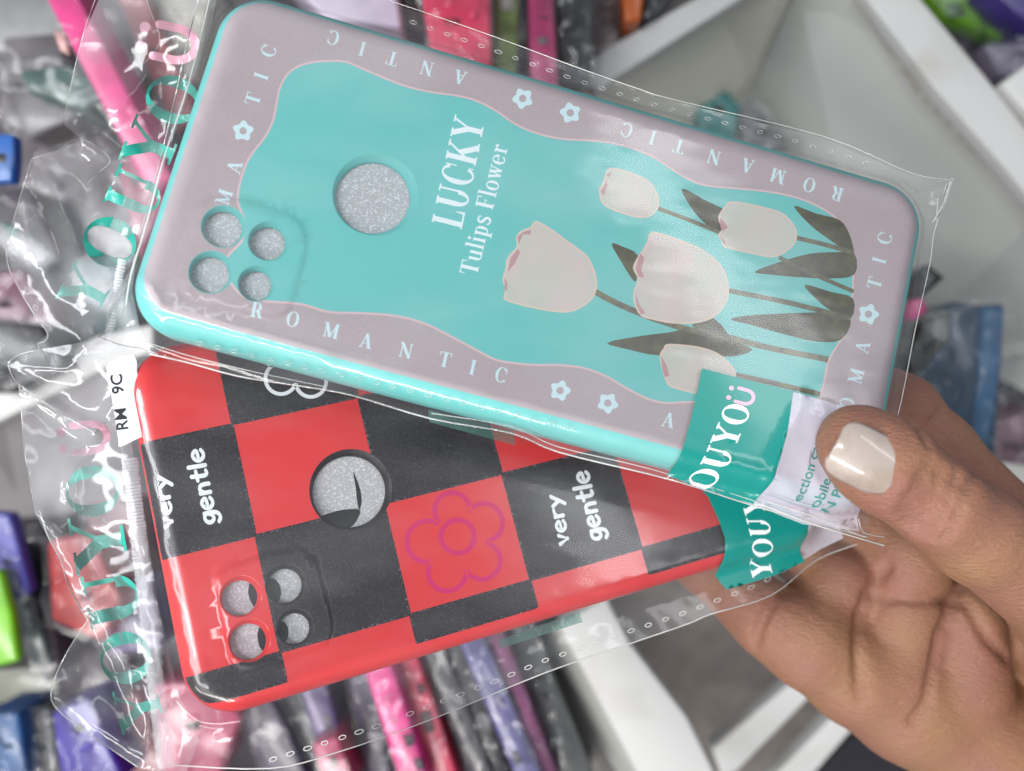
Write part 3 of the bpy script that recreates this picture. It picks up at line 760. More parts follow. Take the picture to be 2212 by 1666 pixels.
for px, r, h_ in (([(1642,1090),(1740,1128),(1850,1162),(1905,1178)], .35, 0), ([(1655,1084),(1760,1118),(1862,1160)], .22, 0), ([(1975,415),(2010,400),(2054,388)], .3, -4), ([(2010,484),(2034,440),(2048,396)], .4, -4), ([(2000,440),(2030,425),(2040,400)], .25, -4), ([(2018,478),(2022,430)], .2, -4),
              ([(1850,1120),(1862,1150),(1905,1160)], .2, -2)):
    u = resample(loc(T, smoothp(px, 4, False), h_), 1.0, False); V, F = tube(T.W(np.c_[u, np.full(len(u), h_ + .8)]), r * .6 / 1000, 6); A.add(V, F)
A.parts('film_fold', M['bead'], bag1)
# faint back label seen through the seam
patch(T, [(925,885),(1110,930),(1112,962),(928,912)], -7, M['tintgreen'], 'back_label', bag1)

# ---- bag of the red case
bag2 = empty('plastic_bag', RD.W([[RC.cu, RC.cv, -12]])[0])
tag(bag2, 'clear plastic bag with price sticker and crimped seal around the red checked case', 'plastic bag')
rid2 = [(loc(RD, [(345,1180),(360,1240),(385,1400),(430,1500)]), .45, 3.0), (loc(RD, [(440,1540),(490,1420),(470,1400)]), .35, 3), (loc(RD, [(400,1500),(520,1480),(620,1490)]), .4, 3),
        (loc(RD, [(300,800),(360,900),(420,1000),(430,1080)]), .3, 3), (loc(RD, [(440,780),(700,850),(1000,900),(1250,960)]), .7, 3),
        (loc(RD, [(500,1600),(900,1500),(1300,1370)], -4), .5, 2.5), (loc(RD, [(330,1560),(420,1600),(560,1560)], -5), 1.2, 2.5)]
z2 = sheetz(RC, rid2, 21)
botR = [(1851,1176),(1762,1211),(1666,1286),(1535,1327),(1485,1348),(1365,1389),(1176,1454),(932,1554),(726,1626),(583,1660),(377,1653)]
leftR = [(350,1600),(325,1450),(300,1300),(280,1150),(262,1000),(256,880),(285,780),(340,745)]
topR = [(500,700),(760,660),(1500,800),(1800,900),(1880,1060)]
hole_px = []
sheet('film', RD, topR + botR + leftR, -4.5, z2, M['filmred'], bag2, 1.35)
A = Acc()
for px, r in ((botR, .16),):
    V, F = tube(along(RD, px, -4.5, z2), r / 1000, 6); A.add(V, F)
A.parts('film_edge', M['bead'], bag2)
A = Acc()
perf(A, RD, [(590,1640),(730,1596),(840,1560),(932,1523),(1050,1480),(1176,1427),(1365,1362),(1485,1322),(1640,1262),(1740,1205)], -4.5, z2, 39, 1.8, .85, .12, 3)
A.parts('perforation', M['bead'], bag2)
fl2 = [(20,789),(80,757),(200,735),(330,765),(290,800),(284,960),(310,1094),(340,1300),(385,1500),(430,1600),(400,1675),(298,1660),(200,1590),(118,1526),(112,1471),(150,1400),(190,1340),(132,1214),(100,1156),(79,1113),(55,988),(41,830)]
rf2 = [(loc(RD, [(41,830),(120,885),(206,936)], -5), 2.8, 3), (loc(RD, [(206,936),(260,870),(300,790)], -5), 1.5, 3), (loc(RD, [(206,936),(160,1000),(140,1150)], -5), 2.0, 3.5),
       (loc(RD, [(86,1104),(160,1230),(220,1350),(265,1450),(320,1620)], -5), 2.6, 3.2), (loc(RD, [(190,1340),(250,1480),(330,1640)], -5), -2, 3), (loc(RD, [(118,1490),(200,1570),(340,1650)], -5), 1.5, 3),
       (loc(RD, [(213,730),(150,800),(60,790)], -5), 2.0, 3), (loc(RD, [(270,1430),(330,1465),(345,1500)], -5), 1.5, 1.6), (loc(RD, [(315,1600),(330,1480),(348,1430)], -5), 1.5, 2)]
def zf2(p): return -5 + crumple(p, 37, 20, .7, 1.0) + crumple(p, 38, 70, .5, .35) + .8 * tents(p, rf2) + .07 * waves(p, 8, 6, .3, .8)
sheet('header_flap', RD, fl2, -5, zf2, M['film2'], bag2, 1.05, snug=True)
A = Acc()
for px, r in (([(80,757),(45,765),(22,780),(20,795),(41,830),(120,885),(206,936)], .26), ([(41,830),(48,910),(55,988),(79,1113)], .15), ([(86,1104),(103,1156),(132,1214),(150,1270),(190,1340)], .2),
              ([(190,1340),(150,1400),(117,1471),(118,1526),(200,1590),(298,1657)], .18), ([(206,936),(235,905),(262,870)], .15), ([(213,727),(260,745),(340,760),(430,790),(480,802)], .2),
              ([(285,1438),(345,1462)], .28), ([(316,1600),(332,1560),(350,1490)], .14)):
    V, F = tube(along(RD, px, -5, zf2), r * .7 / 1000, 6); A.add(V, F)
A.parts('film_fold', M['bead'], bag2)
lettering(RD, [('Y', (300,1530), -104, 96, M['letgreen'], 1.1), ('O', (271,1420), -102, 104, M['letgreen'], 1.3), ('U', (240,1290), -102, 112, M['letgreen'], 1.25),
               ('Y', (213,1172), -100, 116, M['letgreen'], 1.2), ('O', (200,1060), -99, 110, M['letgreen'], 1.2), ('smile', (200,945), -96, 92, M['letpink'], 1)], -5, zf2, bag2)
# crimped heat seal: corrugated ribbon
def crimp(fr, c0, c1, wpx, n, h, amp, root, zf=None, wob=0):
    a = np.array(c0, float); b = np.array(c1, float); d = (b - a) / np.linalg.norm(b - a); nn = np.array([-d[1], d[0]])
    V = []; F = []; N = n * 4; rr = random.Random(7)
    for i in range(N + 1):
        p = a + (b - a) * i / N; z = h + amp * math.sin(i * math.pi / 2 + .3) ; off = nn * rr.uniform(-2, 2) + nn * wob * math.sin(i / N * math.pi)
        for k in (-.5, -.15, .2, .5):
            V.append((*loc(fr, [p + off + nn * wpx * k], h)[0], z + .3 * math.cos(k * 6)))
    for i in range(N):
        for k in range(3): F.append((i * 4 + k, i * 4 + k + 1, i * 4 + k + 5, i * 4 + k + 4))
    return mesh('crimped_seal', fr.W(V), F, [M['crimp']], root)
crimp(RD, (278,990), (357,1660), 36, 92, -3.4, .22, bag2)
crimp(T, (262,560), (232,735), 18, 26, -4.0, .2, bag1)
crimp(T, (240,735), (170,790), 40, 14, -4.0, .25, bag1)
# price sticker
stk = [(230,789),(288,765),(296,803),(303,850),(312,925),(312,936),(306,944),(292,950),(259,966),(256,954),(248,900),(240,851)]
def zst(p): return z2(p) * 0 - 1.2 + .05 * waves(p, 2, 3, .1, .3)
st = sheet('price_sticker', RD, smoothp(stk, 2), -1.2, zst, M['sticker'], bag2, 1.5)
plain_text('RM   9C', 36, (277,929), (-.12, -.99), (-.99, .12), RD, -1.2, zst, M['ink'], st, 'sticker_text', .12)
# printed band of the red bag
band2 = [(1500,1040),(1600,1060),(1700,1100),(1748,1128),(1751,1163),(1747,1190),(1758,1212),(1700,1240),(1630,1262),(1587,1274),(1572,1258),(1561,1241),(1566,1200),(1566,1163),(1553,1125),(1530,1075)]
regc = [([loc(RD, q, 1) for q in text_px('YOUY', (1690,1247), (1645,1072), (-46,0), gap=.06)], 1)]
sheet('printed_band', RD, band2, 1, lambda p: np.maximum(z2(p), -3.5), None, bag2, 1.0, [M['green'], M['white']], regc, .14)
pale2 = [(1700,1100),(1748,1128),(1751,1163),(1747,1190),(1758,1212),(1800,1185),(1851,1160),(1840,1120),(1790,1100)]
sheet('pale_band', RD, pale2, 1, z2, M['paleband'], bag2, 1.2, lift=.12)
patch(RD, [(1076,1383),(1252,1322),(1258,1344),(1079,1402)], -7, M['tintgreen'], 'back_label', bag2)

# =================================================================== HAND (signed distance field, meshed)
def smin(a, b, k):
    h = np.clip(.5 + .5 * (b - a) / k, 0, 1); return b * (1 - h) + a * h - k * h * (1 - h)
def capsule(X, a, b, ra, rb):
    a = np.array(a); b = np.array(b); ab = b - a; L = ab @ ab
    t = np.clip(((X - a) @ ab) / L, 0, 1)
    return np.linalg.norm(X - a - t[..., None] * ab, axis=-1) - (ra + (rb - ra) * t)
def chain(X, pts, k=3):
    d = None
    for (p, r), (q, s) in zip(pts[:-1], pts[1:]):
        c = capsule(X, p, q, r, s); d = c if d is None else smin(d, c, k)
    return d
def mm(x, y, d): return tuple(np.array(P(x, y, d / 1000.)) * 1000)
def build_hand():
    res = .85
    lo = np.array([38., -128., CAMZ * 1000 - 290]); hi = np.array([192., 12., CAMZ * 1000 - 150])
    n = np.ceil((hi - lo) / res).astype(int)
    ax = [lo[i] + res * np.arange(n[i]) for i in range(3)]
    out = np.empty(n, np.float32)
    for i0 in range(0, n[0], 16):
        X = np.stack(np.meshgrid(ax[0][i0:i0 + 16], ax[1], ax[2], indexing='ij'), -1)
        out[i0:i0 + 16] = hand_sdf(X)
    return surface_nets(out, lo, res)
def hand_base(X):
    # thumb lying on the front of the teal bag
    thumb = chain(X, [(mm(1846, 955, 181), 7.6), (mm(1880, 982, 179.5), 9.0), (mm(1930, 1018, 179), 9.3), (mm(2030, 1092, 180), 9.0), (mm(2110, 1155, 184), 10.0), (mm(2330, 1300, 196), 14)], 4)
    thenar = chain(X, [(mm(2330, 1290, 204), 16), (mm(2480, 1500, 224), 22), (mm(2520, 1750, 240), 26)], 8)
    # index finger passing behind the cases
    index = chain(X, [(mm(1850, 820, 232), 7.5), (mm(1952, 882, 228), 8.2), (mm(2030, 968, 226), 8.4), (mm(2200, 1150, 222), 9.6), (mm(2400, 1320, 218), 13)], 4)
    middle = chain(X, [(mm(1700, 1080, 262), 8), (mm(1880, 1140, 252), 9.5), (mm(1965, 1225, 243), 10.5), (mm(1955, 1330, 242), 10.5), (mm(1935, 1440, 243), 12.5)], 3)
    ring = chain(X, [(mm(1600, 1140, 264), 8), (mm(1740, 1200, 254), 9), (mm(1815, 1262, 247), 10), (mm(1765, 1350, 245), 11)], 3)
    edge = chain(X, [(mm(1400, 1130, 264), 6.5), (mm(1520, 1222, 254), 7.5), (mm(1605, 1290, 248), 8.5), (mm(1665, 1340, 244), 10), (mm(1745, 1386, 242), 12.3), (mm(1850, 1450, 245), 14.5), (mm(1960, 1510, 248), 17), (mm(2120, 1594, 252), 20), (mm(2320, 1690, 252), 26), (mm(2600, 1900, 254), 34)], 5)
    padc = chain(X, [(mm(2090, 1340, 240), 9.5), (mm(2085, 1470, 242), 12.5)], 5)
    behind = chain(X, [(mm(2130, 1250, 248), 12), (mm(2300, 1400, 250), 18)], 5)
    d = smin(edge, middle, 3.5)
    d = smin(d, ring, 3)
    d = smin(d, padc, 4); d = smin(d, behind, 4)
    d = smin(d, index, 3)
    th = smin(thumb, thenar, 8)
    return smin(d, th, 5)
def snap(x, y):
    D_ = np.arange(160, 262, .5); X = np.array([mm(x, y, q) for q in D_]); v = hand_base(X[None])[0]
    k = np.argmax(v < 0); return mm(x, y, D_[k] if v[k] < 0 else 262)
GR = []
def hand_sdf(X):
    d = hand_base(X)
    if not GR:
        for pts, r in (([(1917,1226),(1873,1282),(1853,1349),(1850,1405),(1859,1505)], 1.0), ([(2068,1276),(2029,1366),(2012,1455),(2001,1517),(1973,1556)], 1.0),
                       ([(1694,1271),(1655,1321),(1630,1390)], 1.0), ([(1884,1288),(1970,1296),(2057,1293)], .8), 
                       ([(2085,1299),(2130,1377),(2175,1420)], .9),
                       ([(1990,1018),(1966,1068),(1942,1112)], .6), ([(2013,1010),(1994,1066),(1962,1128)], .85), ([(2040,1024),(2018,1088),(1985,1148)], .8), ([(2068,1030),(2042,1098),(2007,1152)], .7), ([(2030,1018),(2004,1076),(1974,1138)], .5),
                       ([(2090,1050),(2066,1110),(2035,1170)], .35), ([(1960,905),(1990,935),(2000,960)], .4), ([(2120,1000),(2090,1050)], .6), ([(2035,880),(2000,930)], .5), ([(1965,905),(2010,925),(2075,985)], .4)):
            GR.append(([snap(*q) for q in smoothp(pts, 2, False)], r))
    for pts, r in GR:
        g = None
        for a, b in zip(pts[:-1], pts[1:]):
            c = capsule(X, a, b, r, r); g = c if g is None else np.minimum(g, c)
        d = -smin(-d, g, 1.6 if r < .8 else 2.6)
    d = d + .10 * np.sin(X[..., 0] * .9) * np.sin(X[..., 1] * 1.1 + 1) * np.sin(X[..., 2] * .8)
    return d
def surface_nets(g, lo, res):
    s = g < 0
    n = np.array(g.shape)
    c = np.zeros(n - 1, int)
    for dx in (0, 1):
        for dy in (0, 1):
            for dz in (0, 1): c += s[dx:n[0] - 1 + dx, dy:n[1] - 1 + dy, dz:n[2] - 1 + dz]
    act = (c > 0) & (c < 8); idx = -np.ones(n - 1, int); I = np.argwhere(act); idx[act] = np.arange(len(I))
    acc = np.zeros((len(I), 3)); cnt = np.zeros(len(I))
    corners = [(a, b, e) for a in (0, 1) for b in (0, 1) for e in (0, 1)]
    for ca in corners:
        for k in range(3):
            if ca[k]: continue
            cb = list(ca); cb[k] = 1
            va = g[I[:, 0] + ca[0], I[:, 1] + ca[1], I[:, 2] + ca[2]]; vb = g[I[:, 0] + cb[0], I[:, 1] + cb[1], I[:, 2] + cb[2]]
            m = (va < 0) != (vb < 0); t = np.zeros(len(I)); t[m] = va[m] / (va[m] - vb[m])
            p = np.tile(np.array(ca, float), (len(I), 1)); p[:, k] += t
            acc[m] += p[m]; cnt[m] += 1
    V = (I + acc / cnt[:, None]) * res + lo
    F = []
    for k in range(3):
        a, b = [(1, 2), (2, 0), (0, 1)][k]
        sl0 = [slice(1, -1)] * 3; sl0[k] = slice(0, -1)
        sl1 = [slice(1, -1)] * 3; sl1[k] = slice(1, None)
        e0 = s[tuple(sl0)]; e1 = s[tuple(sl1)]
        q = np.argwhere(e0 != e1)
        if not len(q): continue
        base = q + np.array([0 if i == k else 1 for i in range(3)])
        fl = e0[tuple(q.T)]
        def ix(da, db):
            r = base.copy(); r[:, a] -= da; r[:, b] -= db; return idx[tuple(r.T)]
        quad = np.stack([ix(1, 1), ix(0, 1), ix(0, 0), ix(1, 0)], 1)
        quad[~fl] = quad[~fl][:, ::-1]
        F.append(quad)
    F = np.concatenate(F); F = F[(F >= 0).all(1)]
    return V, F
def skin_material():
    m = mat('skin', (0.50, 0.265, 0.145), 0.45, 0.4, sss=.18)
    nt = m.node_tree; N = nt.nodes; L = nt.links; p = N['Principled BSDF']
    tc = N.new('ShaderNodeTexCoord')
    a = N.new('ShaderNodeTexNoise'); a.inputs['Scale'].default_value = 45; a.inputs['Detail'].default_value = 5; L.new(tc.outputs['Object'], a.inputs['Vector'])
    r = N.new('ShaderNodeMapRange'); r.inputs[1].default_value = .38; r.inputs[2].default_value = .62; L.new(a.outputs[0], r.inputs[0])
    x = N.new('ShaderNodeMix'); x.data_type = 'RGBA'; x.inputs[6].default_value = (0.30, 0.152, 0.082, 1); x.inputs[7].default_value = (0.285, 0.128, 0.09, 1)
    L.new(r.outputs[0], x.inputs[0]); L.new(x.outputs[2], p.inputs['Base Color'])
    mp = N.new('ShaderNodeMapping'); mp.inputs['Rotation'].default_value = (0, 0, .9); mp.inputs['Scale'].default_value = (1, 3.2, 1); L.new(tc.outputs['Object'], mp.inputs[0])
    b1 = N.new('ShaderNodeTexNoise'); b1.inputs['Scale'].default_value = 520; b1.inputs['Detail'].default_value = 5; L.new(mp.outputs[0], b1.inputs['Vector'])
    v = N.new('ShaderNodeTexVoronoi'); v.inputs['Scale'].default_value = 1300; L.new(mp.outputs[0], v.inputs['Vector'])
    s = N.new('ShaderNodeMath'); s.operation = 'MULTIPLY_ADD'; s.inputs[1].default_value = .35; L.new(v.outputs[0], s.inputs[0]); L.new(b1.outputs[0], s.inputs[2])
    b = N.new('ShaderNodeBump'); b.inputs['Strength'].default_value = .8; b.inputs['Distance'].default_value = .0006; L.new(s.outputs[0], b.inputs['Height']); L.new(b.outputs[0], p.inputs['Normal'])
    return m
V, F = build_hand()
skin = skin_material()
hnd = mesh('hand', V / 1000, F, [skin])
tag(hnd, 'bare hand with a pale polished thumbnail pinching the two bagged phone cases', 'hand')
sm_ = hnd.modifiers.new('smooth', 'SMOOTH'); sm_.iterations = 2; sm_.factor = .5
# thumbnail
def nail():
    a = np.array(mm(1772, 942, 179.9)); b = np.array(mm(1922, 1018, 179.0)); ax = (b - a); L = np.linalg.norm(ax); ax /= L
    up = np.array([-.10, -.08, 1.0]); up -= ax * (up @ ax); up /= np.linalg.norm(up); side = np.cross(up, ax)
    V = []; nu, nv = 26, 22
    for i in range(nu + 1):
        s = -1 + 2 * i / nu
        wid = max(0, 1 - abs(s) ** 2.6) ** .5 if s > -.2 else (1 - (abs(s) * .93) ** 5) ** .5
        for j in range(nv + 1):
            t = (-1 + 2 * j / nv) * wid
            g = t * math.radians(41)
            r = 8.7
            c = (a + b) / 2 + ax * (s * L * .45)
            V.append(c + up * (r * math.cos(g) * 1.0 + 1.15 - 1.1 * s * s * (1 if s < 0 else .55)) + side * (r * math.sin(g) * 1.02))
    F = [(i * (nv + 1) + j, i * (nv + 1) + j + 1, (i + 1) * (nv + 1) + j + 1, (i + 1) * (nv + 1) + j) for i in range(nu) for j in range(nv)]
    o = mesh('thumbnail', np.array(V) / 1000, F, [M['nail']], None)
    o.parent = hnd; o.location = o.location - hnd.location
    so = o.modifiers.new('solid', 'SOLIDIFY'); so.thickness = .0006; so.offset = -1
nail()

# =================================================================== BACKGROUND: display bins and packed cases, out of focus
def prism(name, top, thick, m, parent=None, bev=.0012, drift=(0, 0)):
    """closed solid: outline [(x, y, depth)] as its upper face, going down by thick (m)"""
    t = [P(*q) for q in top]; n = len(t)
    dz = Vector((drift[0], drift[1], -thick))
    bm = bmesh.new(); a = [bm.verts.new(v) for v in t]; b = [bm.verts.new(v + dz) for v in t]
    bm.faces.new(a); bm.faces.new(b[::-1])
    for i in range(n): bm.faces.new((a[i], b[i], b[(i + 1) % n], a[(i + 1) % n]))
    bmesh.ops.recalc_face_normals(bm, faces=bm.faces)
    if bev: bmesh.ops.bevel(bm, geom=list(bm.edges), offset=bev, segments=3, profile=.5, affect='EDGES')
    bmesh.ops.triangulate(bm, faces=[f for f in bm.faces if len(f.verts) > 4])
    V = [tuple(v.co) for v in bm.verts]; bm.verts.index_update(); F = [tuple(v.index for v in f.verts) for f in bm.faces]; bm.free()
    return mesh(name, V, F, [m], parent, smooth=True)
bm_cache = {}
def cmat(col, rough=.35):
    k = tuple(c * .76 for c in col); col = k
    if k not in bm_cache: bm_cache[k] = mat('case_plastic', col, rough, .5, coat=.2, var=(90, tuple(c * .75 for c in col), .35, .7))
    return bm_cache[k]
def wrap(root, poly, d, seed, amp=1.0, grow=12):
    c = np.mean(poly, 0); q = np.array([p + (p - c) / np.linalg.norm(p - c) * grow for p in np.array(poly, float)])
    k = d / FP
    u = (q - (1106, 833)) * (1, -1) * k * 1000; u = resample(u, 2.2)
    v, f, mi = arrange([u], [], [], 2.0); v, f = compact(v, f)
    z = 2.5 + crumple(v, seed, 14, 1.6 * amp, .6) + .5 * waves(v, seed, 5, .3, .9)
    z = np.clip(z, .8, 9)
    mesh('wrapper', np.c_[v / 1000, CAMZ - d + z / 1000], f, [M['filmbg']], root)
NB = [0]
def packed(poly, d, col, label, thick=.028, holes=(), wrapped=True, slope=0, drift=(0, 0), bev=.0018, group='packed cases in the display bins', cat='phone case', name='phone_case', grow=12):
    NB[0] += 1
    c = np.mean(poly, 0); root = empty(name, P(c[0], c[1], d + thick))
    tag(root, label, cat, group)
    prism('shell', [(x, y, d + slope * (y - c[1]) / 1000) for x, y in poly], thick, cmat(col), root, bev, drift)
    for hp, hc in holes:
        hx = np.mean(hp, 0); prism('print', [(x, y, d - .0006 + slope * (hx[1] - c[1]) / 1000) for x, y in hp], .0008, cmat(hc), root, 0)
    if wrapped and not holes:
        rg = random.Random(NB[0] * 7); q = np.array(poly, float); n = len(q)
        for _ in range(2):
            wv = np.array([rg.random() ** 1.5 for _ in range(n)]); ct = (q * (wv / wv.sum())[:, None]).sum(0) * .6 + c * .4
            e = (q[0] - q[1]) / np.linalg.norm(q[0] - q[1]); f_ = np.array([-e[1], e[0]]); a_ = rg.uniform(7, 16); b_ = rg.uniform(4, 9)
            cc = rg.choice([(0.22, 0.22, 0.22), (0.03, 0.03, 0.03), tuple(min(1, x * 1.6 + .02) for x in col), tuple(x * .5 for x in col)])
            pl = [ct + e * a_ * sx + f_ * b_ * sy for sx, sy in ((-1, -1), (1, -1), (1, 1), (-1, 1))]
            if all(inpoly(np.array(pl), q)): prism('print', [(x, y, d - .0006) for x, y in pl], .0008, cmat(cc), root, 0)
    if wrapped: wrap(root, poly, d - .002, 50 + NB[0], grow=grow)
    return root
def band(a, b, w):
    a = np.array(a, float); b = np.array(b, float); t = (b - a) / np.linalg.norm(b - a); n = np.array([-t[1], t[0]]) * w / 2
    return [tuple(a + n), tuple(b + n), tuple(b - n), tuple(a - n)]

# shelf base
o = mesh('shelf_floor', [(-.9, -.9, -.02), (.9, -.9, -.02), (.9, .9, -.02), (-.9, .9, -.02)], [(0, 1, 2, 3)], [M['floor']]); tag(o, kind='structure')

# upper right bin
bn = empty('display_bin', P(1650, 230, .56)); tag(bn, 'large off-white open display bin behind the teal case, top right', 'display bin', None)
prism('rim', [(1235,150,.36),(1265,128,.36),(1565,-40,.36),(1660,-40,.36),(1330,168,.36),(1290,200,.36)], .012, M['binrim'], bn)
def quad(name, pts, m, root, th=.004):
    a = [P(*q) for q in pts]; n = (a[1] - a[0]).cross(a[2] - a[0]).normalized()
    if n.z > 0: n = -n
    b = [v + n * th for v in a]
    V = a + b; k = len(a); F = [tuple(range(k)), tuple(range(2 * k - 1, k - 1, -1))] + [(i, (i + 1) % k, k + (i + 1) % k, k + i) for i in range(k)]
    return mesh(name, V, F, [m], root, smooth=False)
quad('side_wall', [(1270,185,.368),(1690,-40,.368),(1712,-20,.385),(1618,205,.44),(1560,330,.46),(1150,330,.45)], M['binwarmlit'], bn)
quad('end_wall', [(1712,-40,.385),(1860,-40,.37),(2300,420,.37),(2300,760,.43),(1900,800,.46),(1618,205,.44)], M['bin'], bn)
prism('rim', [(1846,-40,.355),(1960,-40,.355),(2130,165,.355),(2330,420,.355),(2330,560,.355),(2170,360,.355),(2020,190,.355)], .010, M['binrim'], bn)
prism('rim', [(2165,180,.352),(2230,130,.352),(2300,200,.352),(2300,330,.352)], .012, M['binrim'], bn)
quad('grime_shadow_line', [(1848,0,.3655),(1868,10,.3655),(1990,170,.3655),(2140,335,.3655),(2240,440,.3655),(2235,452,.3655),(2120,345,.3655),(1975,190,.3655)], M['grimeshadow'], bn, .001)  # dirty line that also paints the shadow beneath the rim
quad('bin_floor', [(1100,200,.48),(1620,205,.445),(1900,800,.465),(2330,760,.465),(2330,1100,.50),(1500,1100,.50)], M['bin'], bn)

# left bin edge
b2 = empty('display_bin', P(90, 950, .5)); tag(b2, 'white display bin edge at the far left below the crumpled flap', 'display bin')
prism('rim', [(-60,880,.36),(20,835,.36),(210,725,.36),(330,700,.36),(330,760,.36),(215,800,.36),(20,900,.36),(-60,940,.36)], .012, M['binrim'], b2)
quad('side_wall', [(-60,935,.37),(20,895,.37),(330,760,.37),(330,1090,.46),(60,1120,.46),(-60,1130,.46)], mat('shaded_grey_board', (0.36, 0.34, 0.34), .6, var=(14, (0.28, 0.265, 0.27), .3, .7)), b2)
prism('rail', [(-60,1450,.40),(130,1440,.40),(140,1500,.40),(-60,1530,.40)], .02, cmat((0.26,0.27,0.22)), b2)

# lower bin
b3 = empty('display_bin', P(1450, 1500, .55)); tag(b3, 'white display bin wall with slatted rails under the hand, bottom centre', 'display bin')
prism('rim', [(1205,1350,.345),(1310,1290,.345),(1360,1388,.345),(1485,1549,.345),(1550,1680,.345),(1380,1680,.345)], .014, M['binrim'], b3, .0015)
quad('side_wall', [(1160,1370,.37),(1205,1350,.352),(1392,1700,.352),(1350,1700,.37)], M['bin'], b3)
quad('back_board', [(1250,1180,.45),(1800,1180,.47),(2000,1500,.47),(1900,1720,.47),(1500,1720,.45)], cmat((0.26,0.225,0.20)), b3)  # brown-grey colour stands for shade inside the white bin
prism('rail', [(1538,1618,.40),(1700,1482,.40),(1770,1440,.40),(1800,1470,.40),(1747,1510,.40),(1590,1670,.40),(1560,1680,.40)], .012, M['binrim'], b3)
prism('rail', [(1660,1690,.40),(1791,1556,.40),(1850,1510,.40),(1900,1540,.40),(1835,1585,.40),(1745,1690,.40)], .012, M['binrim'], b3)
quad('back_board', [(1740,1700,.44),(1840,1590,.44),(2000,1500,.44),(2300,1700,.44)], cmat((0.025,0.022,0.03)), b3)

# -- packed items (each a thing)
packed(band((105,-60),(345,400),64), .30, (0.80,0.03,0.25), 'hot pink slanted case at the upper left behind the clear flap', holes=[([(115,65),(140,70),(150,120),(130,110)], (0.75,0.45,0.42))])
packed(band((270,-30),(400,270),58), .33, (0.52,0.07,0.09), 'dusty red case beside the hot pink one, upper left')
packed(band((190,-60),(300,160),60), .35, (0.045,0.018,0.02), 'dark brown case between the pink and red ones, upper left')
packed([(300,-40),(460,-40),(420,170),(350,180)], .34, (0.62,0.60,0.50), 'cream case behind the pink letter marks of the upper bag')
packed([(-40,-40),(110,-40),(150,90),(60,120),(-40,110)], .42, (0.33,0.33,0.33), 'grey board corner at the extreme upper left', wrapped=False)
packed([(5,80),(120,70),(170,250),(60,300),(-10,260)], .36, (0.17,0.155,0.165), 'smoky grey pouch left of the hot pink case')
packed([(40,150),(150,140),(230,200),(180,240),(60,200)], .345, (0.05,0.13,0.11), 'dark green glossy case inside a pouch, upper left')
packed([(-40,285),(28,290),(30,345),(25,392),(-40,395)], .30, (0.0,0.14,0.55), 'bright blue case corner at the left edge', thick=.006, bev=.001, grow=4)
packed([(20,260),(190,230),(330,420),(260,640),(90,560),(30,400)], .38, (0.115,0.085,0.10), 'dull purple pouch behind the upper crumpled flap')
packed([(250,360),(330,300),(360,430),(300,560)], .36, (0.42,0.02,0.10), 'crimson case under the flap near the green letters')
packed([(-40,420),(60,400),(130,560),(60,620),(-40,600)], .36, (0.05,0.035,0.055), 'dark plum wrapped case at the left edge', holes=[([(0,480),(40,490),(30,520)], (0.02,0.22,0.2))])
packed([(-40,590),(45,580),(110,680),(90,760),(-40,740)], .35, (0.17,0.01,0.06), 'maroon case at the left edge above the white bin')
packed([(-40,690),(90,700),(130,790),(20,850),(-40,850)], .345, (0.010,0.010,0.013), 'glossy black case by the white bin edge, left')
packed([(110,560),(260,560),(300,720),(140,740)], .37, (0.10,0.16,0.17), 'teal grey case behind the bottom of the upper flap')
# top row
packed([(600,-60),(850,-60),(868,60),(700,40)], .33, (0.62,0.52,0.66), 'pale lilac wrapped case above the teal case', wrapped=False)
packed([(845,-60),(912,-60),(908,60),(868,50)], .35, (0.10,0.015,0.01), 'dark rust case beside the pink red one at the top')
packed([(902,-60),(1058,-60),(1062,140),(935,150)], .32, (0.80,0.02,0.10), 'big pink red case at the top centre')
packed([(1068,-60),(1122,-60),(1118,160),(1066,150)], .335, (0.20,0.30,0.05), 'olive green case with clear loop top at the top centre', holes=[([(1075,-20),(1112,-20),(1108,22),(1080,24)], (0.55,0.55,0.5))], grow=16)
packed([(1140,-60),(1192,-60),(1208,200),(1146,170)], .33, (0.45,0.01,0.13), 'dark magenta case between the green one and the black ones')
packed([(1200,-60),(1290,-60),(1275,180),(1208,180)], .34, (0.008,0.008,0.010), 'black wrapped case at the top, left of the white rim', grow=16)
packed([(1285,-60),(1345,-60),(1338,90),(1280,150)], .36, (0.14,0.09,0.085), 'brown and beige patterned case near the white rim, top')
packed([(1338,-60),(1398,-60),(1385,45),(1350,50)], .35, (0.60,0.12,0.01), 'orange case corner near the white rim, top', wrapped=False)
packed([(1395,-60),(1480,-60),(1430,20),(1396,50)], .36, (0.05,0.065,0.06), 'dark slate case tucked against the white rim, top')
# top right corner
packed([(1985,-40),(2180,-40),(2260,90),(2150,80),(2050,35)], .42, (0.16,0.42,0.01), 'lime green case in the upper right corner', holes=[([(2040,5),(2075,5),(2085,35),(2055,40)], (0.14,0.25,0.12))])
packed([(2130,-40),(2260,-40),(2260,70),(2190,20)], .40, (0.06,0.04,0.22), 'violet case overlapping the lime one in the upper right corner')
packed([(1985,20),(2050,40),(2160,95),(2120,160),(2070,140)], .43, (0.06,0.045,0.055), 'dark plum case below the lime one, upper right')
packed([(2040,90),(2070,100),(2140,170),(2120,175)], .41, (0.40,0.12,0.18), 'thin mauve case edge by the right rim', wrapped=False, bev=.0008)
packed([(2125,95),(2260,85),(2260,165),(2160,160)], .40, (0.30,0.27,0.36), 'pale lilac pouch at the right edge under the lime case')
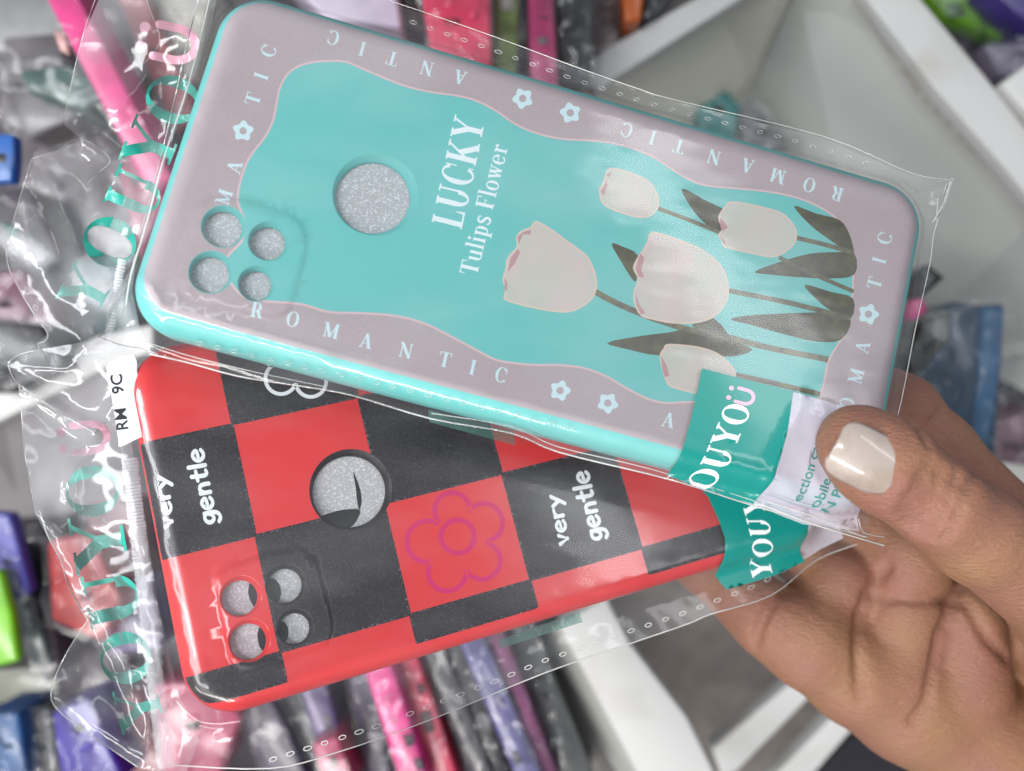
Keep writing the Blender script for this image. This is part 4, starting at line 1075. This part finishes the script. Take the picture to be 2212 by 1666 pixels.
# small pouch in the bin corner
pz = packed([(1500,190),(1560,185),(1600,225),(1590,300),(1510,290)], .425, (0.03,0.30,0.28), 'small teal trinket in a clear pouch in the bin corner', thick=.012, group=None, cat='pouch', name='pouch', grow=45)
packed([(1590,215),(1640,235),(1700,300),(1690,330),(1610,310)], .43, (0.25,0.27,0.28), 'crinkled silver grey pouch beside the teal trinket', thick=.01, group=None, cat='pouch', name='pouch', grow=26)
# right side
packed([(1975,700),(2060,650),(2110,660),(2170,655),(2168,760),(2150,1000),(2110,1040),(1960,900)], .36, (0.012,0.075,0.14), 'dark blue case with a light blue edge, right of the thumb', holes=[([(2118,665),(2168,662),(2160,800),(2135,960),(2100,940),(2112,800)], (0.10,0.26,0.48))])
packed([(1960,760),(2000,690),(2060,670),(2055,735),(1970,830)], .345, (0.05,0.07,0.06), 'dark grey green case wedged beside the blue one', wrapped=True)
packed([(1965,650),(1995,642),(2004,672),(1980,690),(1960,690)], .335, (0.65,0.06,0.25), 'small pink case corner beside the teal case', wrapped=False, bev=.0008)
packed([(1975,595),(2005,570),(2042,600),(1995,640),(1975,650)], .34, (0.008,0.008,0.009), 'black triangular case corner right of the teal case', wrapped=False, bev=.0008)
packed([(2090,940),(2170,820),(2260,870),(2260,960),(2120,1000)], .42, (0.05,0.045,0.05), 'dark pouch behind the index finger, right edge')
packed([(2120,920),(2260,870),(2260,1010),(2150,1000)], .38, (0.30,0.16,0.20), 'dusty pink case above the index finger, right edge')
# lower left
packed([(-40,1105),(20,1110),(66,1280),(34,1300),(-40,1260)], .345, (0.11,0.10,0.52), 'periwinkle case corner at the lower left edge', thick=.008, grow=6)
packed([(-40,1230),(0,1235),(24,1330),(40,1430),(-40,1450)], .335, (0.22,0.62,0.01), 'neon green case at the lower left edge', thick=.006, wrapped=False)
packed([(0,1180),(30,1290),(70,1440),(110,1440),(70,1290),(30,1180)], .355, (0.015,0.05,0.045), 'dark bottle green case beside the neon one')
packed([(66,1290),(100,1300),(130,1440),(95,1480),(70,1400)], .36, (0.16,0.145,0.16), 'grey wrapped case between the green and red ones, lower left')
packed([(50,1130),(120,1120),(150,1270),(110,1400),(60,1280)], .37, (0.025,0.015,0.02), 'near black case left of the red crumpled case')
packed([(100,1170),(190,1150),(260,1290),(220,1390),(110,1340)], .35, (0.50,0.012,0.014), 'bright red case behind the lower crumpled flap')
packed([(180,1090),(290,1080),(320,1270),(220,1290)], .37, (0.30,0.10,0.12), 'muted red case behind the green letters, left')
packed([(200,1260),(320,1250),(350,1400),(240,1420)], .365, (0.20,0.16,0.34), 'lavender blue case behind the seal, lower left')
packed([(110,1390),(260,1400),(330,1520),(200,1560),(120,1500)], .38, (0.07,0.04,0.065), 'dark plum case under the lower flap')
packed([(110,1540),(190,1510),(270,1690),(130,1690)], .34, (0.05,0.025,0.36), 'deep violet blue case at the bottom left')
packed([(-40,1545),(40,1540),(60,1690),(-40,1690)], .35, (0.02,0.11,0.32), 'steel blue case in the bottom left corner')
packed([(50,1540),(110,1530),(130,1690),(60,1690)], .36, (0.055,0.055,0.06), 'charcoal pouch between the two blue cases, bottom left')
packed([(195,1530),(300,1500),(360,1690),(240,1690)], .36, (0.42,0.06,0.10), 'faded red case at the bottom left behind the seal')
packed([(330,1480),(460,1470),(520,1550),(470,1690),(350,1690)], .35, (0.50,0.03,0.12), 'raspberry case below the corner of the red case')
packed(band((500,1420),(640,1720),80), .36, (0.075,0.05,0.10), 'dark violet case under the red case, bottom')
packed(band((600,1400),(700,1720),60), .37, (0.03,0.022,0.03), 'black plum case second from the violet one, bottom')
packed(band((660,1440),(750,1720),56), .35, (0.10,0.05,0.20), 'purple case with film glints, bottom centre left')
packed(band((700,1600),(740,1720),60), .34, (0.55,0.04,0.14), 'small rose case at the very bottom, left of the hot pink pair')
packed(band((765,1420),(830,1720),50), .36, (0.05,0.03,0.09), 'dark indigo case left of the hot pink one, bottom')
packed(band((815,1440),(905,1720),62), .32, (0.82,0.02,0.27), 'hot pink case on edge with bright glints, bottom centre', holes=[([(870,1590),(890,1585),(895,1610),(878,1615)], (0.06,0.03,0.05)), ([(893,1640),(915,1640),(918,1665),(900,1665)], (0.06,0.03,0.05))])
packed(band((850,1350),(975,1720),54), .33, (0.75,0.03,0.11), 'rose red case with dark cut-outs beside the hot pink one', holes=[([(905,1540),(930,1535),(940,1580),(918,1585)], (0.10,0.04,0.05)), ([(900,1480),(915,1480),(918,1500),(905,1500)], (0.10,0.04,0.05))])
packed(band((920,1370),(1060,1720),44), .335, (0.055,0.05,0.06), 'charcoal case right of the rose red one, bottom')
packed(band((965,1350),(1095,1720),40), .34, (0.022,0.018,0.024), 'black case second right of the rose red one, bottom', holes=[([(1010,1580),(1030,1575),(1045,1620),(1025,1630)], (0.12,0.11,0.12))])
packed(band((1000,1340),(1160,1720),56), .325, (0.085,0.07,0.26), 'blue violet case with glints left of the magenta one, bottom')
packed(band((1050,1330),(1195,1720),44), .33, (0.30,0.05,0.19), 'magenta plum case left of the grey film, bottom', holes=[([(1092,1500),(1108,1495),(1125,1540),(1108,1550)], (0.12,0.10,0.11))])
packed(band((1110,1340),(1260,1720),70), .345, (0.085,0.095,0.09), 'smoky grey pouch against the white bin wall, bottom')
packed(band((1180,1400),(1330,1720),80), .37, (0.20,0.19,0.18), 'taupe liner between grey pouch and white bin wall', wrapped=False, cat='liner', name='liner', group=None)
# fill deeper layer
for k, (q, c, lb) in enumerate((([(-60,-60),(500,-60),(420,700),(-60,760)], (0.085,0.07,0.08), 'dim grey mass of pouches deep in the upper left bin'),
                 ([(560,-80),(1500,-80),(1240,230),(640,260)], (0.03,0.025,0.028), 'dark liner behind the top row of cases'),
                 ([(-60,1060),(380,1060),(1250,1330),(1400,1720),(-60,1720)], (0.045,0.035,0.045), 'dark liner behind the bottom row of cases'),
                 ([(1960,-60),(2330,-60),(2330,200),(2140,190)], (0.03,0.03,0.03), 'dark liner in the upper right corner'))):
    packed(q, .46, c, lb, .01, wrapped=False, cat='liner', name='liner', group=None, bev=0)
